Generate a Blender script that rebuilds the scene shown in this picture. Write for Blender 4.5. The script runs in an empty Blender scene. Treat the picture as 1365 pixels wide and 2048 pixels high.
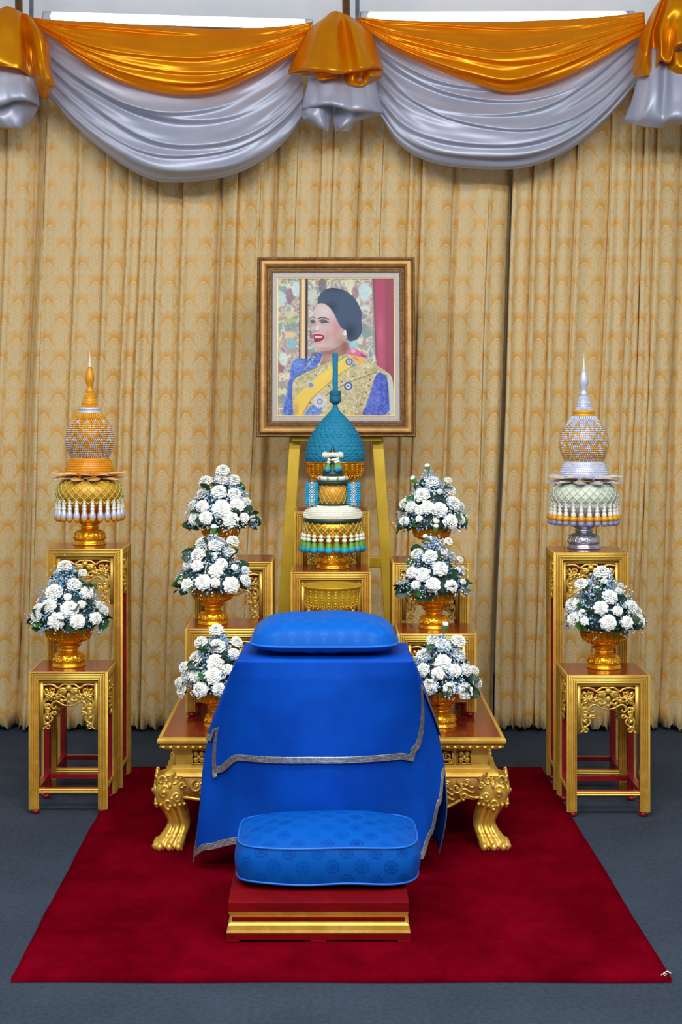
import bpy, math, random
import numpy as np
from math import sin, cos, pi, radians, sqrt, atan2, exp
from mathutils import Vector, Matrix, Euler

# ---------------------------------------------------------------- camera, world, lights, exposure
SC = bpy.context.scene
COL = SC.collection
FP, EYE, VX, VY = 3000.0, 1.5, 660.0, 800.0       # focal length in pixels, eye height, principal point
cam = bpy.data.cameras.new('camera')
cam.sensor_fit = 'VERTICAL'; cam.sensor_height = 36.0
cam.lens = 36.0 * FP / 2048.0
cam.shift_x = (682.5 - VX) / 2048.0
cam.shift_y = -(1024.0 - VY) / 2048.0
cam.clip_end = 60
camo = bpy.data.objects.new('camera', cam); COL.objects.link(camo)
camo.location = (0, 0, EYE); camo.rotation_euler = (pi/2, 0, 0)
SC.camera = camo

W = bpy.data.worlds.new('world'); SC.world = W; W.use_nodes = True
bg = W.node_tree.nodes['Background']
bg.inputs[0].default_value = (0.94, 0.97, 1.0, 1); bg.inputs[1].default_value = 0.54

def area(name, loc, rot, sx, sy, power, color=(1, 1, 1)):
    l = bpy.data.lights.new(name, 'AREA'); l.shape = 'RECTANGLE'; l.size = sx; l.size_y = sy
    l.energy = power; l.color = color
    o = bpy.data.objects.new(name, l); COL.objects.link(o); o.location = loc; o.rotation_euler = rot
    return o
# unseen area lamps added over and in front of the altar for highlights
for lx in (-1.7, 0.0, 1.7):
    area('added_overhead_lamp', (lx, 3.3, 3.55), (radians(14), 0, 0), 1.2, 0.3, 40, (0.97, 0.98, 1.0))
    area('added_overhead_lamp', (lx, 0.6, 3.6), (radians(34), 0, 0), 1.2, 0.4, 58, (0.97, 0.98, 1.0))
SC.view_settings.view_transform = 'Standard'
SC.view_settings.look = 'None'
SC.view_settings.exposure = 0.0
SC.view_settings.gamma = 1.0
SC.view_settings.use_curve_mapping = False

# ---------------------------------------------------------------- helpers
def at(x, y, d):
    return Vector(((x - VX) * d / FP, d, EYE - (y - VY) * d / FP))
def s2l(c):
    c = c / 255.0
    return c / 12.92 if c <= 0.04045 else ((c + 0.055) / 1.055) ** 2.4
def rgb(r, g, b): return (s2l(r), s2l(g), s2l(b), 1.0)

def tag(o, label=None, cat=None, group=None, kind=None):
    if label: o['label'] = label
    if cat: o['category'] = cat
    if group: o['group'] = group
    if kind: o['kind'] = kind
    return o
def empty(name, loc=(0, 0, 0), rz=0, label=None, cat=None, group=None):
    o = bpy.data.objects.new(name, None); COL.objects.link(o)
    o.location = loc; o.rotation_euler = (0, 0, rz); o.empty_display_size = 0.05
    return tag(o, label, cat, group)
def link(name, mesh, parent=None, loc=(0, 0, 0), rot=(0, 0, 0), sc=(1, 1, 1)):
    o = bpy.data.objects.new(name, mesh); COL.objects.link(o)
    if parent: o.parent = parent
    o.location = loc; o.rotation_euler = rot
    o.scale = sc if hasattr(sc, '__len__') else (sc, sc, sc)
    return o

class MB:
    """collects shapes into one mesh"""
    def __init__(s): s.v = []; s.f = []; s.m = []; s.mi = 0; s.uv = None
    def add(s, vs, fs):
        b = len(s.v); s.v += [tuple(p) for p in vs]
        s.f += [tuple(i + b for i in f) for f in fs]; s.m += [s.mi] * len(fs)
    def box(s, x0, x1, y0, y1, z0, z1, M=None):
        vs = [Vector(p) for p in ((x0,y0,z0),(x1,y0,z0),(x1,y1,z0),(x0,y1,z0),(x0,y0,z1),(x1,y0,z1),(x1,y1,z1),(x0,y1,z1))]
        if M: vs = [M @ p for p in vs]
        s.add(vs, [(0,3,2,1),(4,5,6,7),(0,1,5,4),(1,2,6,5),(2,3,7,6),(3,0,4,7)])
    def grid(s, P, closeu=False):
        """P[i][j] -> points; quads"""
        nv = len(P); nu = len(P[0]); vs = [p for r in P for p in r]; fs = []
        for i in range(nv - 1):
            for j in range(nu if closeu else nu - 1):
                k = (j + 1) % nu
                fs.append((i*nu+j, i*nu+k, (i+1)*nu+k, (i+1)*nu+j))
        s.add(vs, fs)
    def lathe(s, prof, n=32, c=(0, 0, 0), fn=None, caps=True):
        P = []
        for (r, z) in prof:
            row = []
            for j in range(n):
                t = 2*pi*j/n; rr = r if fn is None else fn(r, z, t)
                row.append((c[0] + rr*cos(t), c[1] + rr*sin(t), c[2] + z))
            P.append(row)
        b = len(s.v); s.grid(P, True)
        if caps:
            s.f.append(tuple(b + j for j in reversed(range(n)))); s.m.append(s.mi)
            e = b + (len(prof)-1)*n
            s.f.append(tuple(e + j for j in range(n))); s.m.append(s.mi)
    def tube(s, pts, r, n=6, ref=(0, 1, 0), flat=1.0):
        pts = [Vector(p) for p in pts]; m = len(pts)
        if not hasattr(r, '__len__'): r = [r]*m
        ref = Vector(ref); P = []
        for i, p in enumerate(pts):
            t = (pts[min(i+1, m-1)] - pts[max(i-1, 0)])
            t = t.normalized() if t.length > 1e-9 else Vector((0, 0, 1))
            a = ref - t*ref.dot(t)
            a = a.normalized() if a.length > 1e-3 else t.orthogonal().normalized()
            b = t.cross(a)
            P.append([p + (a*cos(2*pi*k/n)*flat + b*sin(2*pi*k/n))*r[i] for k in range(n)])
        b0 = len(s.v); s.grid(P, True)
        s.f.append(tuple(b0 + j for j in range(n))); s.m.append(s.mi)
        e = b0 + (m-1)*n
        s.f.append(tuple(e + j for j in reversed(range(n)))); s.m.append(s.mi)
    def ball(s, c, r, nu=6, nv=4, M=None):
        if not hasattr(r, '__len__'): r = (r, r, r)
        c = Vector(c); vs = []; fs = []
        def tr(x, y, z):
            p = Vector((x*r[0], y*r[1], z*r[2]))
            if M: p = M @ p
            return c + p
        vs.append(tr(0, 0, 1))
        for i in range(1, nv):
            a = pi*i/nv
            for j in range(nu):
                t = 2*pi*j/nu; vs.append(tr(sin(a)*cos(t), sin(a)*sin(t), cos(a)))
        vs.append(tr(0, 0, -1)); L = len(vs)-1
        for j in range(nu):
            k = (j+1) % nu
            fs.append((0, 1+j, 1+k))
            for i in range(nv-2):
                fs.append((1+i*nu+j, 1+(i+1)*nu+j, 1+(i+1)*nu+k, 1+i*nu+k))
            fs.append((L, 1+(nv-2)*nu+k, 1+(nv-2)*nu+j))
        s.add(vs, fs)
    def mesh(s, name, mats, smooth=True, uvs=None, angle=None):
        me = bpy.data.meshes.new(name); me.from_pydata(s.v, [], s.f)
        mats = mats if isinstance(mats, (list, tuple)) else [mats]
        for m in mats: me.materials.append(m)
        if len(mats) > 1: me.polygons.foreach_set('material_index', s.m)
        if smooth: me.polygons.foreach_set('use_smooth', [True]*len(s.f))
        if uvs is not None:
            L = me.uv_layers.new(name='UVMap'); li = np.zeros(len(me.loops), dtype=np.int32)
            me.loops.foreach_get('vertex_index', li)
            L.data.foreach_set('uv', np.asarray(uvs, dtype=np.float32)[li].ravel())
        me.update()
        if smooth and angle:
            try: me.set_sharp_from_angle(angle=radians(angle))
            except Exception: pass
        return me
    def build(s, name, mats, parent=None, smooth=True, uvs=None, angle=None, **k):
        return link(name, s.mesh(name, mats, smooth, uvs, angle), parent, **k)

def bevel(o, w=0.002, seg=2):
    m = o.modifiers.new('bevel', 'BEVEL'); m.width = w; m.segments = seg; m.limit_method = 'ANGLE'; m.angle_limit = radians(35)
    return o
def solidify(o, t=0.002):
    m = o.modifiers.new('thickness', 'SOLIDIFY'); m.thickness = t; m.offset = 0
    return o
def cr(P, t):
    """Catmull-Rom through P at t in [0,1]"""
    n = len(P) - 1; x = min(max(t, 0), 1) * n; i = min(int(x), n - 1); f = x - i
    p1 = P[i]; p2 = P[i+1]; p0 = P[i-1] if i > 0 else p1*2 - p2; p3 = P[i+2] if i + 2 <= n else p2*2 - p1
    return p1*1.0 + (p2-p0)*(0.5*f) + (p0*2 - p1*5 + p2*4 - p3)*(0.5*f*f) + (p1*3 - p0 - p2*3 + p3)*(0.5*f*f*f)
def V2(*p): return [Vector(q) for q in p]
def cpsurf(rows, nu, nv, disp=None):
    """smooth surface through rows of control points"""
    P = []; uv = []
    for i in range(nv + 1):
        v = i/nv; row = []
        for j in range(nu + 1):
            u = j/nu
            p = cr([cr(r, u) for r in rows], v) if False else None
            row.append(u)
        P.append(row)
    R = [[cr(r, j/nu) for j in range(nu+1)] for r in rows]
    for i in range(nv + 1):
        for j in range(nu + 1):
            p = cr([R[k][j] for k in range(len(rows))], i/nv)
            if disp: p = p + disp(j/nu, i/nv)
            P[i][j] = p; uv.append((j/nu, i/nv))
    return P, uv

# ---------------------------------------------------------------- node maths
class E:
    def __init__(s, nt, sock): s.nt = nt; s.s = sock
    def _op(s, op, *a, clamp=False):
        n = s.nt.nodes.new('ShaderNodeMath'); n.operation = op; n.use_clamp = clamp
        for i, x in enumerate((s,) + a):
            if isinstance(x, E): s.nt.links.new(x.s, n.inputs[i])
            else: n.inputs[i].default_value = float(x)
        return E(s.nt, n.outputs[0])
    def __add__(s, o): return s._op('ADD', o)
    __radd__ = __add__
    def __sub__(s, o): return s._op('SUBTRACT', o)
    def __rsub__(s, o): return (s*-1)._op('ADD', o)
    def __mul__(s, o): return s._op('MULTIPLY', o)
    __rmul__ = __mul__
    def __truediv__(s, o): return s._op('DIVIDE', o)
    def abs(s): return s._op('ABSOLUTE')
    def sin(s): return s._op('SINE')
    def cos(s): return s._op('COSINE')
    def sqrt(s): return s._op('SQRT')
    def fract(s): return s._op('FRACT')
    def pw(s, o): return s._op('POWER', o)
    def mx(s, o): return s._op('MAXIMUM', o)
    def mn(s, o): return s._op('MINIMUM', o)
    def at2(s, o): return s._op('ARCTAN2', o)
    def sat(s): return s._op('ADD', 0.0, clamp=True)
    def below(s, thr, soft): return ((s*-1 + thr) / soft + 0.5).sat()   # 1 where s < thr
def ln(a, b): return (a*a + b*b).sqrt()

class Mat:
    def __init__(s, name, color=(0.8, 0.8, 0.8, 1), rough=0.5, metal=0.0, spec=0.5, **k):
        s.m = bpy.data.materials.new(name); s.m.use_nodes = True; s.nt = s.m.node_tree
        s.b = s.nt.nodes['Principled BSDF']
        s.b.inputs['Base Color'].default_value = color
        s.b.inputs['Roughness'].default_value = rough
        s.b.inputs['Metallic'].default_value = metal
        s.b.inputs['Specular IOR Level'].default_value = spec
        for a, v in k.items(): s.b.inputs[a.replace('_', ' ')].default_value = v
        s.color = color
    def node(s, t, **k):
        n = s.nt.nodes.new(t)
        for a, v in k.items(): setattr(n, a, v)
        return n
    def coord(s, kind='Object', scale=(1, 1, 1)):
        tc = s.node('ShaderNodeTexCoord'); mp = s.node('ShaderNodeMapping')
        mp.inputs['Scale'].default_value = scale; s.nt.links.new(tc.outputs[kind], mp.inputs[0]); return mp.outputs[0]
    def uvE(s, kind='UV'):
        tc = s.node('ShaderNodeTexCoord'); sp = s.node('ShaderNodeSeparateXYZ'); s.nt.links.new(tc.outputs[kind], sp.inputs[0])
        return E(s.nt, sp.outputs[0]), E(s.nt, sp.outputs[1]), E(s.nt, sp.outputs[2])
    def noise(s, scale=10, detail=4, kind='Object', sc=(1, 1, 1), rough=0.6):
        n = s.node('ShaderNodeTexNoise'); n.inputs['Scale'].default_value = scale; n.inputs['Detail'].default_value = detail
        n.inputs['Roughness'].default_value = rough
        s.nt.links.new(s.coord(kind, sc), n.inputs['Vector']); return E(s.nt, n.outputs[0])
    def mix(s, fac, a, b):
        n = s.node('ShaderNodeMix', data_type='RGBA'); 
        if isinstance(fac, E): s.nt.links.new(fac.s, n.inputs[0])
        else: n.inputs[0].default_value = fac
        for i, x in ((6, a), (7, b)):
            if isinstance(x, tuple): n.inputs[i].default_value = x
            else: s.nt.links.new(x, n.inputs[i])
        return n.outputs[2]
    def setc(s, sock): s.nt.links.new(sock, s.b.inputs['Base Color']); return s
    def sete(s, name, e): s.nt.links.new(e.s, s.b.inputs[name]); return s
    def bump(s, e, strength=0.3, dist=0.002):
        n = s.node('ShaderNodeBump'); n.inputs['Strength'].default_value = strength; n.inputs['Distance'].default_value = dist
        s.nt.links.new(e.s, n.inputs['Height']); s.nt.links.new(n.outputs[0], s.b.inputs['Normal']); return s

# ---------------------------------------------------------------- materials
def gold(name, c, c2, rough=0.35, metal=0.85, nscale=40, wear=None, bumpd=0.0006, rv=0.25):
    m = Mat(name, c, rough, metal)
    n = m.noise(nscale, 5); f = ((n - 0.42) * 4).sat()
    col = m.mix(f, c2, c)
    if wear:
        w = m.noise(nscale*1.7, 8, rough=0.75); col = m.mix(((w - 0.71) * 14).sat(), col, wear)
    m.setc(col); m.sete('Roughness', n*rv + (rough - rv*0.5)); m.bump(n, 0.5, bumpd)
    return m.m
M_GOLD = gold('gilded_wood', rgb(238, 198, 92), rgb(224, 178, 70), 0.38, 0.55, 22, rgb(140, 70, 40))
M_CARVE = gold('gilded_carving', rgb(240, 204, 100), rgb(218, 174, 72), 0.34, 0.6, 40, rgb(150, 90, 40))
M_BOWL = gold('gilt_bowl_metal', rgb(246, 184, 40), rgb(232, 156, 24), 0.22, 0.78, 25, None, 0.0003, 0.12)
M_BOWL2 = gold('pale_gilt_bowl_metal', rgb(238, 200, 60), rgb(222, 178, 44), 0.34, 0.5, 25, None, 0.0003, 0.12)
M_SILVER = gold('silver_bowl_metal', rgb(214, 216, 224), rgb(176, 180, 192), 0.24, 0.9, 25, None, 0.0003, 0.12)
M_TRIM = gold('silver_ribbon', rgb(196, 200, 200), rgb(150, 156, 158), 0.32, 0.75, 90)

def plain0(name, c, c2):
    m = Mat(name, c, 0.6, 0.0, 0.1); n = m.noise(14, 5); w = m.noise(60, 8, rough=0.8); m.setc(m.mix(((w-0.72)*14).sat(), m.mix(((n-0.4)*3).sat(), c2, c), rgb(190, 120, 90))); return m.m
def lacquer(name, c, c2, rough):
    m = Mat(name, c, rough, 0.0, 0.5); n = m.noise(14, 5); m.setc(m.mix(((n-0.4)*3).sat(), c2, c))
    m.sete('Roughness', n*0.16 + (rough - 0.06)); m.b.inputs['Coat Weight'].default_value = 0.25
    m.b.inputs['Coat Roughness'].default_value = 0.12
    return m.m
M_RED = lacquer('red_lacquer', rgb(158, 8, 22), rgb(128, 6, 20), 0.3)
M_TOP = lacquer('red_brown_lacquer_top', rgb(142, 42, 22), rgb(124, 30, 18), 0.16)
M_STEP = plain0('worn_red_paint', rgb(128, 4, 12), rgb(108, 3, 10))

def plain(name, c, rough=0.6, metal=0.0, var=None, nscale=30, bump=0.0, **k):
    m = Mat(name, c, rough, metal, **k)
    n = m.noise(nscale, 4)
    if var: m.setc(m.mix(((n-0.35)*3).sat(), var, c))
    if bump: m.bump(n, 0.6, bump)
    return m.m
M_EASEL = plain('yellow_painted_wood', rgb(216, 180, 34), 0.42, 0.15, rgb(204, 166, 24), 12, 0.0003)
M_DARKGOLD = gold('antique_frame_gold', rgb(188, 142, 80), rgb(160, 116, 58), 0.42, 0.35, 22, rgb(100, 64, 34))
M_FRAMEDK = gold('antique_frame_dark', rgb(122, 88, 46), rgb(76, 50, 28), 0.45, 0.5, 70)
M_LINEN = plain('linen_liner', rgb(196, 188, 184), 0.8, 0, rgb(184, 176, 172), 200, 0.0003)
M_FILLET = plain('bright_gold_fillet', rgb(214, 180, 96), 0.35, 0.6)
M_PETAL = plain('white_petal', rgb(253, 253, 248), 0.7, 0, rgb(248, 248, 238), 60, 0.0)
M_PETALC = plain('cream_petal', rgb(240, 238, 222), 0.6)
M_GREEN = plain('green_calyx', rgb(96, 150, 66), 0.5, 0, rgb(70, 124, 50), 40)
M_LEAF = plain('dark_leaf', rgb(34, 74, 40), 0.45, 0, rgb(22, 52, 36), 40)
M_LEAF2 = plain('mid_green_leaf', rgb(58, 112, 44), 0.45, 0, rgb(40, 88, 38), 40)
M_FOAM = plain('dark_foliage_core', rgb(44, 74, 70), 0.8, 0, rgb(30, 56, 54), 60, 0.004)
M_BREATH = plain('white_gypsophila', rgb(232, 238, 242), 0.7)
M_BREATHB = plain('blue_gypsophila', rgb(150, 190, 218), 0.7, 0, rgb(118, 162, 206), 80)
M_JASMINE = plain('jasmine_white', rgb(238, 236, 222), 0.55, 0, rgb(226, 224, 204), 60)
M_DKGREEN = plain('folded_leaf_dark_green', rgb(22, 58, 44), 0.4, 0, rgb(14, 42, 34), 40)
M_TGREEN = plain('tassel_green', rgb(104, 164, 44), 0.45, 0, rgb(70, 132, 40), 60)
M_TBLUE = plain('tassel_sky_blue', rgb(16, 152, 204), 0.4, 0, rgb(40, 170, 214), 50)
M_SKY = plain('blue_crepe', rgb(16, 134, 166), 0.75, 0, rgb(10, 112, 146), 110, 0.002)
M_TEAL = plain('teal_knot', rgb(8, 108, 138), 0.75, 0, rgb(6, 92, 122), 110, 0.002)
M_YSTUD = plain('gold_satin_bead', rgb(232, 170, 30), 0.38, 0.2, rgb(220, 150, 20), 60)
M_OSTUD = plain('orange_satin', rgb(228, 158, 22), 0.38, 0.1, rgb(214, 136, 14), 60)
M_WSTUD = plain('silver_white_bead', rgb(214, 218, 232), 0.35, 0.2, rgb(190, 196, 216), 60)
M_NETG = plain('pale_green_netting', rgb(206, 208, 120), 0.5)
M_NETW = plain('white_netting', rgb(214, 222, 200), 0.5)
M_LILAC = plain('lilac_tip', rgb(150, 150, 196), 0.5)
M_CREAMY = plain('cream_braid_edge', rgb(222, 190, 150), 0.5)
M_BROWN = plain('brown_braid', rgb(170, 120, 90), 0.5)
M_ALU = plain('grey_metal_beam', rgb(150, 160, 170), 0.4, 0.5, rgb(120, 130, 142), 20)
M_BRONZE = gold('bronze_wrapped_pole', rgb(176, 130, 70), rgb(120, 84, 50), 0.3, 0.6, 8)
M_GAP_SHADE = plain('painted_gap_shade', rgb(20, 22, 30), 0.7)
M_BLUETARP = plain('blue_tarpaulin', rgb(16, 50, 190), 0.4)

m = Mat('tent_fabric', rgb(240, 243, 245), 0.75); n = m.noise(1.6, 4); m.setc(m.mix(((n-0.4)*3).sat(), rgb(226, 232, 238), rgb(246, 247, 248)))
m.b.inputs['Transmission Weight'].default_value = 0.0; M_TENT = m.m
m = Mat('tube_glow', (1, 1, 1, 1)); m.b.inputs['Emission Color'].default_value = (0.93, 0.96, 1, 1); m.b.inputs['Emission Strength'].default_value = 9; M_TUBE = m.m

M_RECESS_SHADE = gold('gilded_recess_shade', rgb(186, 134, 54), rgb(150, 100, 36), 0.45, 0.4, 40)  # darker gold paints shade into the hollows of the carved apron
# metallic cloths of the swags
def lame(name, c, c2, metal, rough, trans):
    m = Mat(name, c, rough, metal); n = m.noise(260, 3); big = m.noise(5, 3)
    m.setc(m.mix(((big-0.35)*2.4).sat(), c2, c)); m.sete('Roughness', n*0.22 + (rough - 0.11)); m.bump(n, 0.35, 0.0005)
    if trans:
        t = m.node('ShaderNodeBsdfTranslucent'); t.inputs[0].default_value = trans[1]
        mx = m.node('ShaderNodeMixShader'); mx.inputs[0].default_value = trans[0]
        out = m.nt.nodes['Material Output']
        m.nt.links.new(m.b.outputs[0], mx.inputs[1]); m.nt.links.new(t.outputs[0], mx.inputs[2]); m.nt.links.new(mx.outputs[0], out.inputs[0])
    return m.m
M_ORANGE = lame('gold_lame', rgb(248, 182, 0), rgb(236, 162, 0), 0.55, 0.32, (0.36, rgb(255, 140, 8)))
M_SILVERC = lame('silver_lame', rgb(186, 190, 206), rgb(174, 179, 198), 0.28, 0.40, (0.1, rgb(200, 205, 220)))

# gold damask of the curtains (uv in metres)
def damask_mask(m, u, v, tw, th):
    def cell(du, dv):
        x = ((u/tw + du).fract() - 0.5) * tw; y = ((v/th + dv).fract() - 0.5) * th
        yy = y - 0.030
        ang = x.at2(yy)
        wob = (ang*14).cos()*0.0016
        wid = 0.034 - yy.mx(0.0)*0.36                       # pointed top
        r = ln(x*(0.031/1.0)/wid, yy*0.72)
        body = (r + wob).below(0.0305, 0.003)
        ring = ((r - 0.0215).abs()).below(0.0018, 0.0016)
        ring2 = ((r - 0.012).abs() + (ang*8).cos()*0.0014).below(0.0018, 0.0016)
        stem = (x.abs()).below(0.0022, 0.0016) * ((y + 0.035).abs()).below(0.045, 0.004)
        ax = x.abs() - 0.0185
        ly = y + 0.042
        leaf = (ln(ax*0.95, (ly*0.52)) + (ly*420).sin()*0.0014).below(0.0175, 0.003)
        vein = (ax.abs()).below(0.0012, 0.0012)
        curl = ((ln(x.abs()-0.020, y+0.006) - 0.009).abs()).below(0.0036, 0.002)
        a = body*(1 - ring*0.75)*(1 - ring2*0.6)
        arch = r.below(0.0450, 0.003) * ((yy*-1).below(-0.004, 0.010))       # gold ground arching over each medallion
        inner = (leaf*(1 - vein*0.8)).mx(stem*0.9).mx(curl)
        return a, arch, inner
    a1, h1, i1 = cell(0, 0); a2, h2, i2 = cell(0.5, 0.5)
    ground = (1 - h1.mx(h2))*0.30
    return a1.mx(a2).mx(ground.mx(i1.mx(i2)*(1 - h1.mx(h2)*0.6)))
m = Mat('gold_damask_curtain', rgb(200, 160, 80), 0.55, 0.0)
u, v, _ = m.uvE('UV')
mask = damask_mask(m, u, v, 0.128, 0.171)
weave = m.noise(420, 2, 'UV', (1, 1.6, 1)); patch = m.noise(2.2, 3, 'UV')
fine = ((weave - 0.3) * 2.4).sat()
mask2 = (mask * (fine*0.3 + 0.78)).sat()
cg = m.mix(((patch-0.35)*3).sat(), rgb(208, 154, 66), rgb(216, 166, 80)); cb = m.mix(fine, rgb(194, 170, 120), rgb(226, 208, 164))
m.setc(m.mix(mask2, cg, cb)); m.sete('Roughness', mask*0.2 + 0.42); m.bump(weave*0.5 + mask*0.5, 0.35, 0.0008); M_CURTAIN = m.m

# tone on tone blue damask
def blue(name, c, c2, scale, amt):
    m = Mat(name, c, 0.45, 0, 0.14); u, v, _ = m.uvE('UV')
    def cell(du, dv):
        x = (u/scale + du).fract() - 0.5; y = (v/scale + dv).fract() - 0.5; a = x.at2(y); r = ln(x, y)
        f = (r + (a*8).cos()*0.022).below(0.24, 0.03); g = ((r - 0.15).abs() + (a*6).cos()*0.012).below(0.025, 0.02)
        return f*(1 - g*0.8)
    mk = cell(0, 0).mx(cell(0.5, 0.5)); w = m.noise(300, 2); big = m.noise(7, 3)
    mk2 = mk*(((w-0.3)*2).sat()*0.5 + 0.5)*(((big-0.36)*3.0).sat()*0.8+0.2)
    m.setc(m.mix(mk2*amt, c, c2)); m.sete('Roughness', mk*-0.12 + 0.5); m.bump(w, 0.15, 0.0004)
    m.b.inputs['Sheen Weight'].default_value = 0.03; m.b.inputs['Sheen Roughness'].default_value = 0.4
    m.b.inputs['Sheen Tint'].default_value = rgb(60, 140, 255)
    return m.m
M_CUSH = blue('blue_damask_cushion', rgb(0, 86, 178), rgb(0, 50, 138), 0.082, 0.95)
M_PIL = blue('blue_satin_pillow', rgb(0, 90, 184), rgb(0, 112, 208), 0.05, 0.6)
M_PIPE = plain('blue_piping', rgb(20, 108, 205), 0.45)
m = Mat('royal_blue_cloth', rgb(0, 56, 172), 0.6, 0, 0.12); n = m.noise(6, 3); w = m.noise(500, 2)
m.setc(m.mix(((n-0.35)*3).sat(), rgb(0, 64, 166), rgb(0, 76, 184))); m.bump(w, 0.15, 0.0003)
m.b.inputs['Sheen Weight'].default_value = 0.0; m.b.inputs['Sheen Tint'].default_value = rgb(40, 110, 255); M_BLUE = m.m

# carpets
m = Mat('grey_event_carpet', rgb(70, 84, 98), 0.95, 0, 0.15); a = m.noise(70, 6, rough=0.8); b = m.noise(600, 2); c = m.noise(2.5, 3)
k = (a*0.55 + b*0.3 + c*0.25)
m.setc(m.mix(((k-0.42)*3.4).sat(), rgb(40, 49, 61), rgb(68, 79, 93))); m.bump(b*0.6 + a*0.4, 0.7, 0.003); M_FLOOR = m.m
m = Mat('red_rug_pile', rgb(120, 0, 20), 0.95, 0, 0.0); a = m.noise(4.5, 7, sc=(1.0, 0.75, 1), rough=0.7); b = m.noise(700, 2)
m.setc(m.mix(((a-0.38)*3.2).sat(), rgb(90, 0, 14), rgb(124, 4, 25))); m.bump(b*0.7 + a*0.6, 0.8, 0.004)
m.b.inputs['Sheen Weight'].default_value = 0.08; m.b.inputs['Sheen Roughness'].default_value = 0.5; m.b.inputs['Sheen Tint'].default_value = rgb(200, 20, 50); M_RUG = m.m

# ---------------------------------------------------------------- the setting
mb = MB(); mb.box(-7, 7, -4, 9, -0.05, 0.0); tag(mb.build('floor', M_FLOOR, smooth=False), kind='structure')
mb = MB(); mb.box(-7, 7, 7.05, 7.1, 0.0, 4.3); wb = tag(mb.build('wall_back', M_TENT, smooth=False), kind='structure')
mb = MB(); mb.box(-7, 7, 7.0, 7.045, 0.0, 0.22); tag(mb.build('trim_1', M_BLUETARP, smooth=False), kind='structure')
# tent roof, gently sagging bays
P = []
for i in range(25):
    y = -4 + i*11.1/24; row = []
    for j in range(41):
        x = -7 + 14*j/40
        row.append((x, y, 4.28 + 0.5*(1 - abs(x)/7) - 0.08*abs(sin(pi*x/1.55)) - 0.05*abs(sin(pi*y/1.4))))
    P.append(row)
mb = MB(); mb.grid(P); tag(solidify(mb.build('ceiling', M_TENT), 0.01), kind='structure')

# ---- curtain panels
rnd = random.Random(11)
def panel(x0, x1, seed, label):
    """x in pixels at the level of the swag (y 340), hung at 6.8 m"""
    r = random.Random(seed); D = 6.80; sc = D/FP
    X0 = (x0 - VX)*sc; X1 = (x1 - VX)*sc; cells = []; x = X0
    while x < X1 - 0.03:
        w = min(r.choice((0.06, 0.075, 0.085, 0.10, 0.12, 0.15)) * r.uniform(0.9, 1.1), X1 - x)
        if X1 - x - w < 0.05: w = X1 - x
        cells.append((x, w, r.uniform(0.034, 0.062), r.uniform(-0.9, 1.2))); x += w
    cols = []; arc = 0; last = None
    for ci, (cx, w, A, sh) in enumerate(cells):
        n = max(14, int(w/0.005))
        for k in range(n):
            t = k/n
            tw_ = 0.014/w; g = exp(-(t/tw_)**2) + exp(-((1-t)/(tw_*0.8))**2)
            fl_ = sh > -0.35; q = t if fl_ else 1-t          # pleats lapped to the left or right
            yy = -0.018 + 0.85*A*q**1.3 + 0.006*sin(pi*t)*sin(2.2*pi*t + sh) + 0.6*A*exp(-((1-q)*w/0.010)**2) - 0.010*exp(-((q*w-0.009)/0.006)**2)
            xx = cx + w*t + (1 if not fl_ else -1)*0.009*exp(-(q*w/0.012)**2)
            p = (xx, yy, t, ci)
            if last: arc += sqrt((xx-last[0])**2 + (yy-last[1])**2)
            last = p; cols.append(p + (arc,))
    cols.append((X1, cells[-1][2], 1.0, len(cells)-1, arc + 0.005))
    ZT, ZB = 3.16, 0.014; NV = 44; P = []; uv = []
    ph = [r.uniform(0, 6.28) for _ in cells]
    for i in range(NV+1):
        z = ZT + (ZB-ZT)*(i/NV); row = []
        low = 1 - (z/ZT)
        for (xx, yy, t, ci, a) in cols:
            lean = -0.036*(2.5 - z)
            wob = 0.007*sin(ph[ci] + z*2.1)*sin(pi*t) + 0.006*low*sin(ph[ci]*2 + z*3.7)
            X = xx + lean + wob
            Y = D + yy*(0.75 + 0.45*low) - 0.006*low*sin(ph[ci] + t*9 + z*3)
            Z = z
            if i >= NV-2:
                Z = z + (0.010*sin(ph[ci]+t*11) + 0.006*sin(t*29+ci)) * (1 if i == NV else 0.4) + (0.006 if i == NV else 0)
                Y -= 0.015*(i-NV+2)*0.5*abs(sin(ph[ci]+t*7))
            row.append((X, Y, Z)); uv.append((a, z))
        P.append(row)
    mb = MB(); mb.grid(P)
    o = mb.build('curtain_panel', M_CURTAIN, uvs=uv); solidify(o, 0.0016)
    return tag(o, label, 'curtain', 'gold damask curtain panels behind the altar')
panel(-380, 328, 3, 'gold damask curtain panel at the far left, behind the gold bud ornament')
panel(323, 724, 5, 'gold damask curtain panel behind left half of portrait and left flower columns')
panel(719, 1026, 9, 'gold damask curtain panel behind right half of portrait and right flower columns')
panel(1030, 1800, 12, 'gold damask curtain panel at the far right, behind the silver bud ornament')
mb = MB(); mb.box(-2.8, 2.8, 6.93, 6.98, 0.0, 0.02); tag(mb.build('under_hem_shade', M_GAP_SHADE, smooth=False), kind='structure')  # dark strip stands in for the shade under the curtain hems
# curtain rail and tent post behind
mb = MB(); mb.box(-2.9, 2.9, 6.86, 6.90, 3.15, 3.21); tag(mb.build('beam', M_ALU, smooth=False), 'grey metal beam carrying the curtains and tube lights', 'beam')

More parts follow.
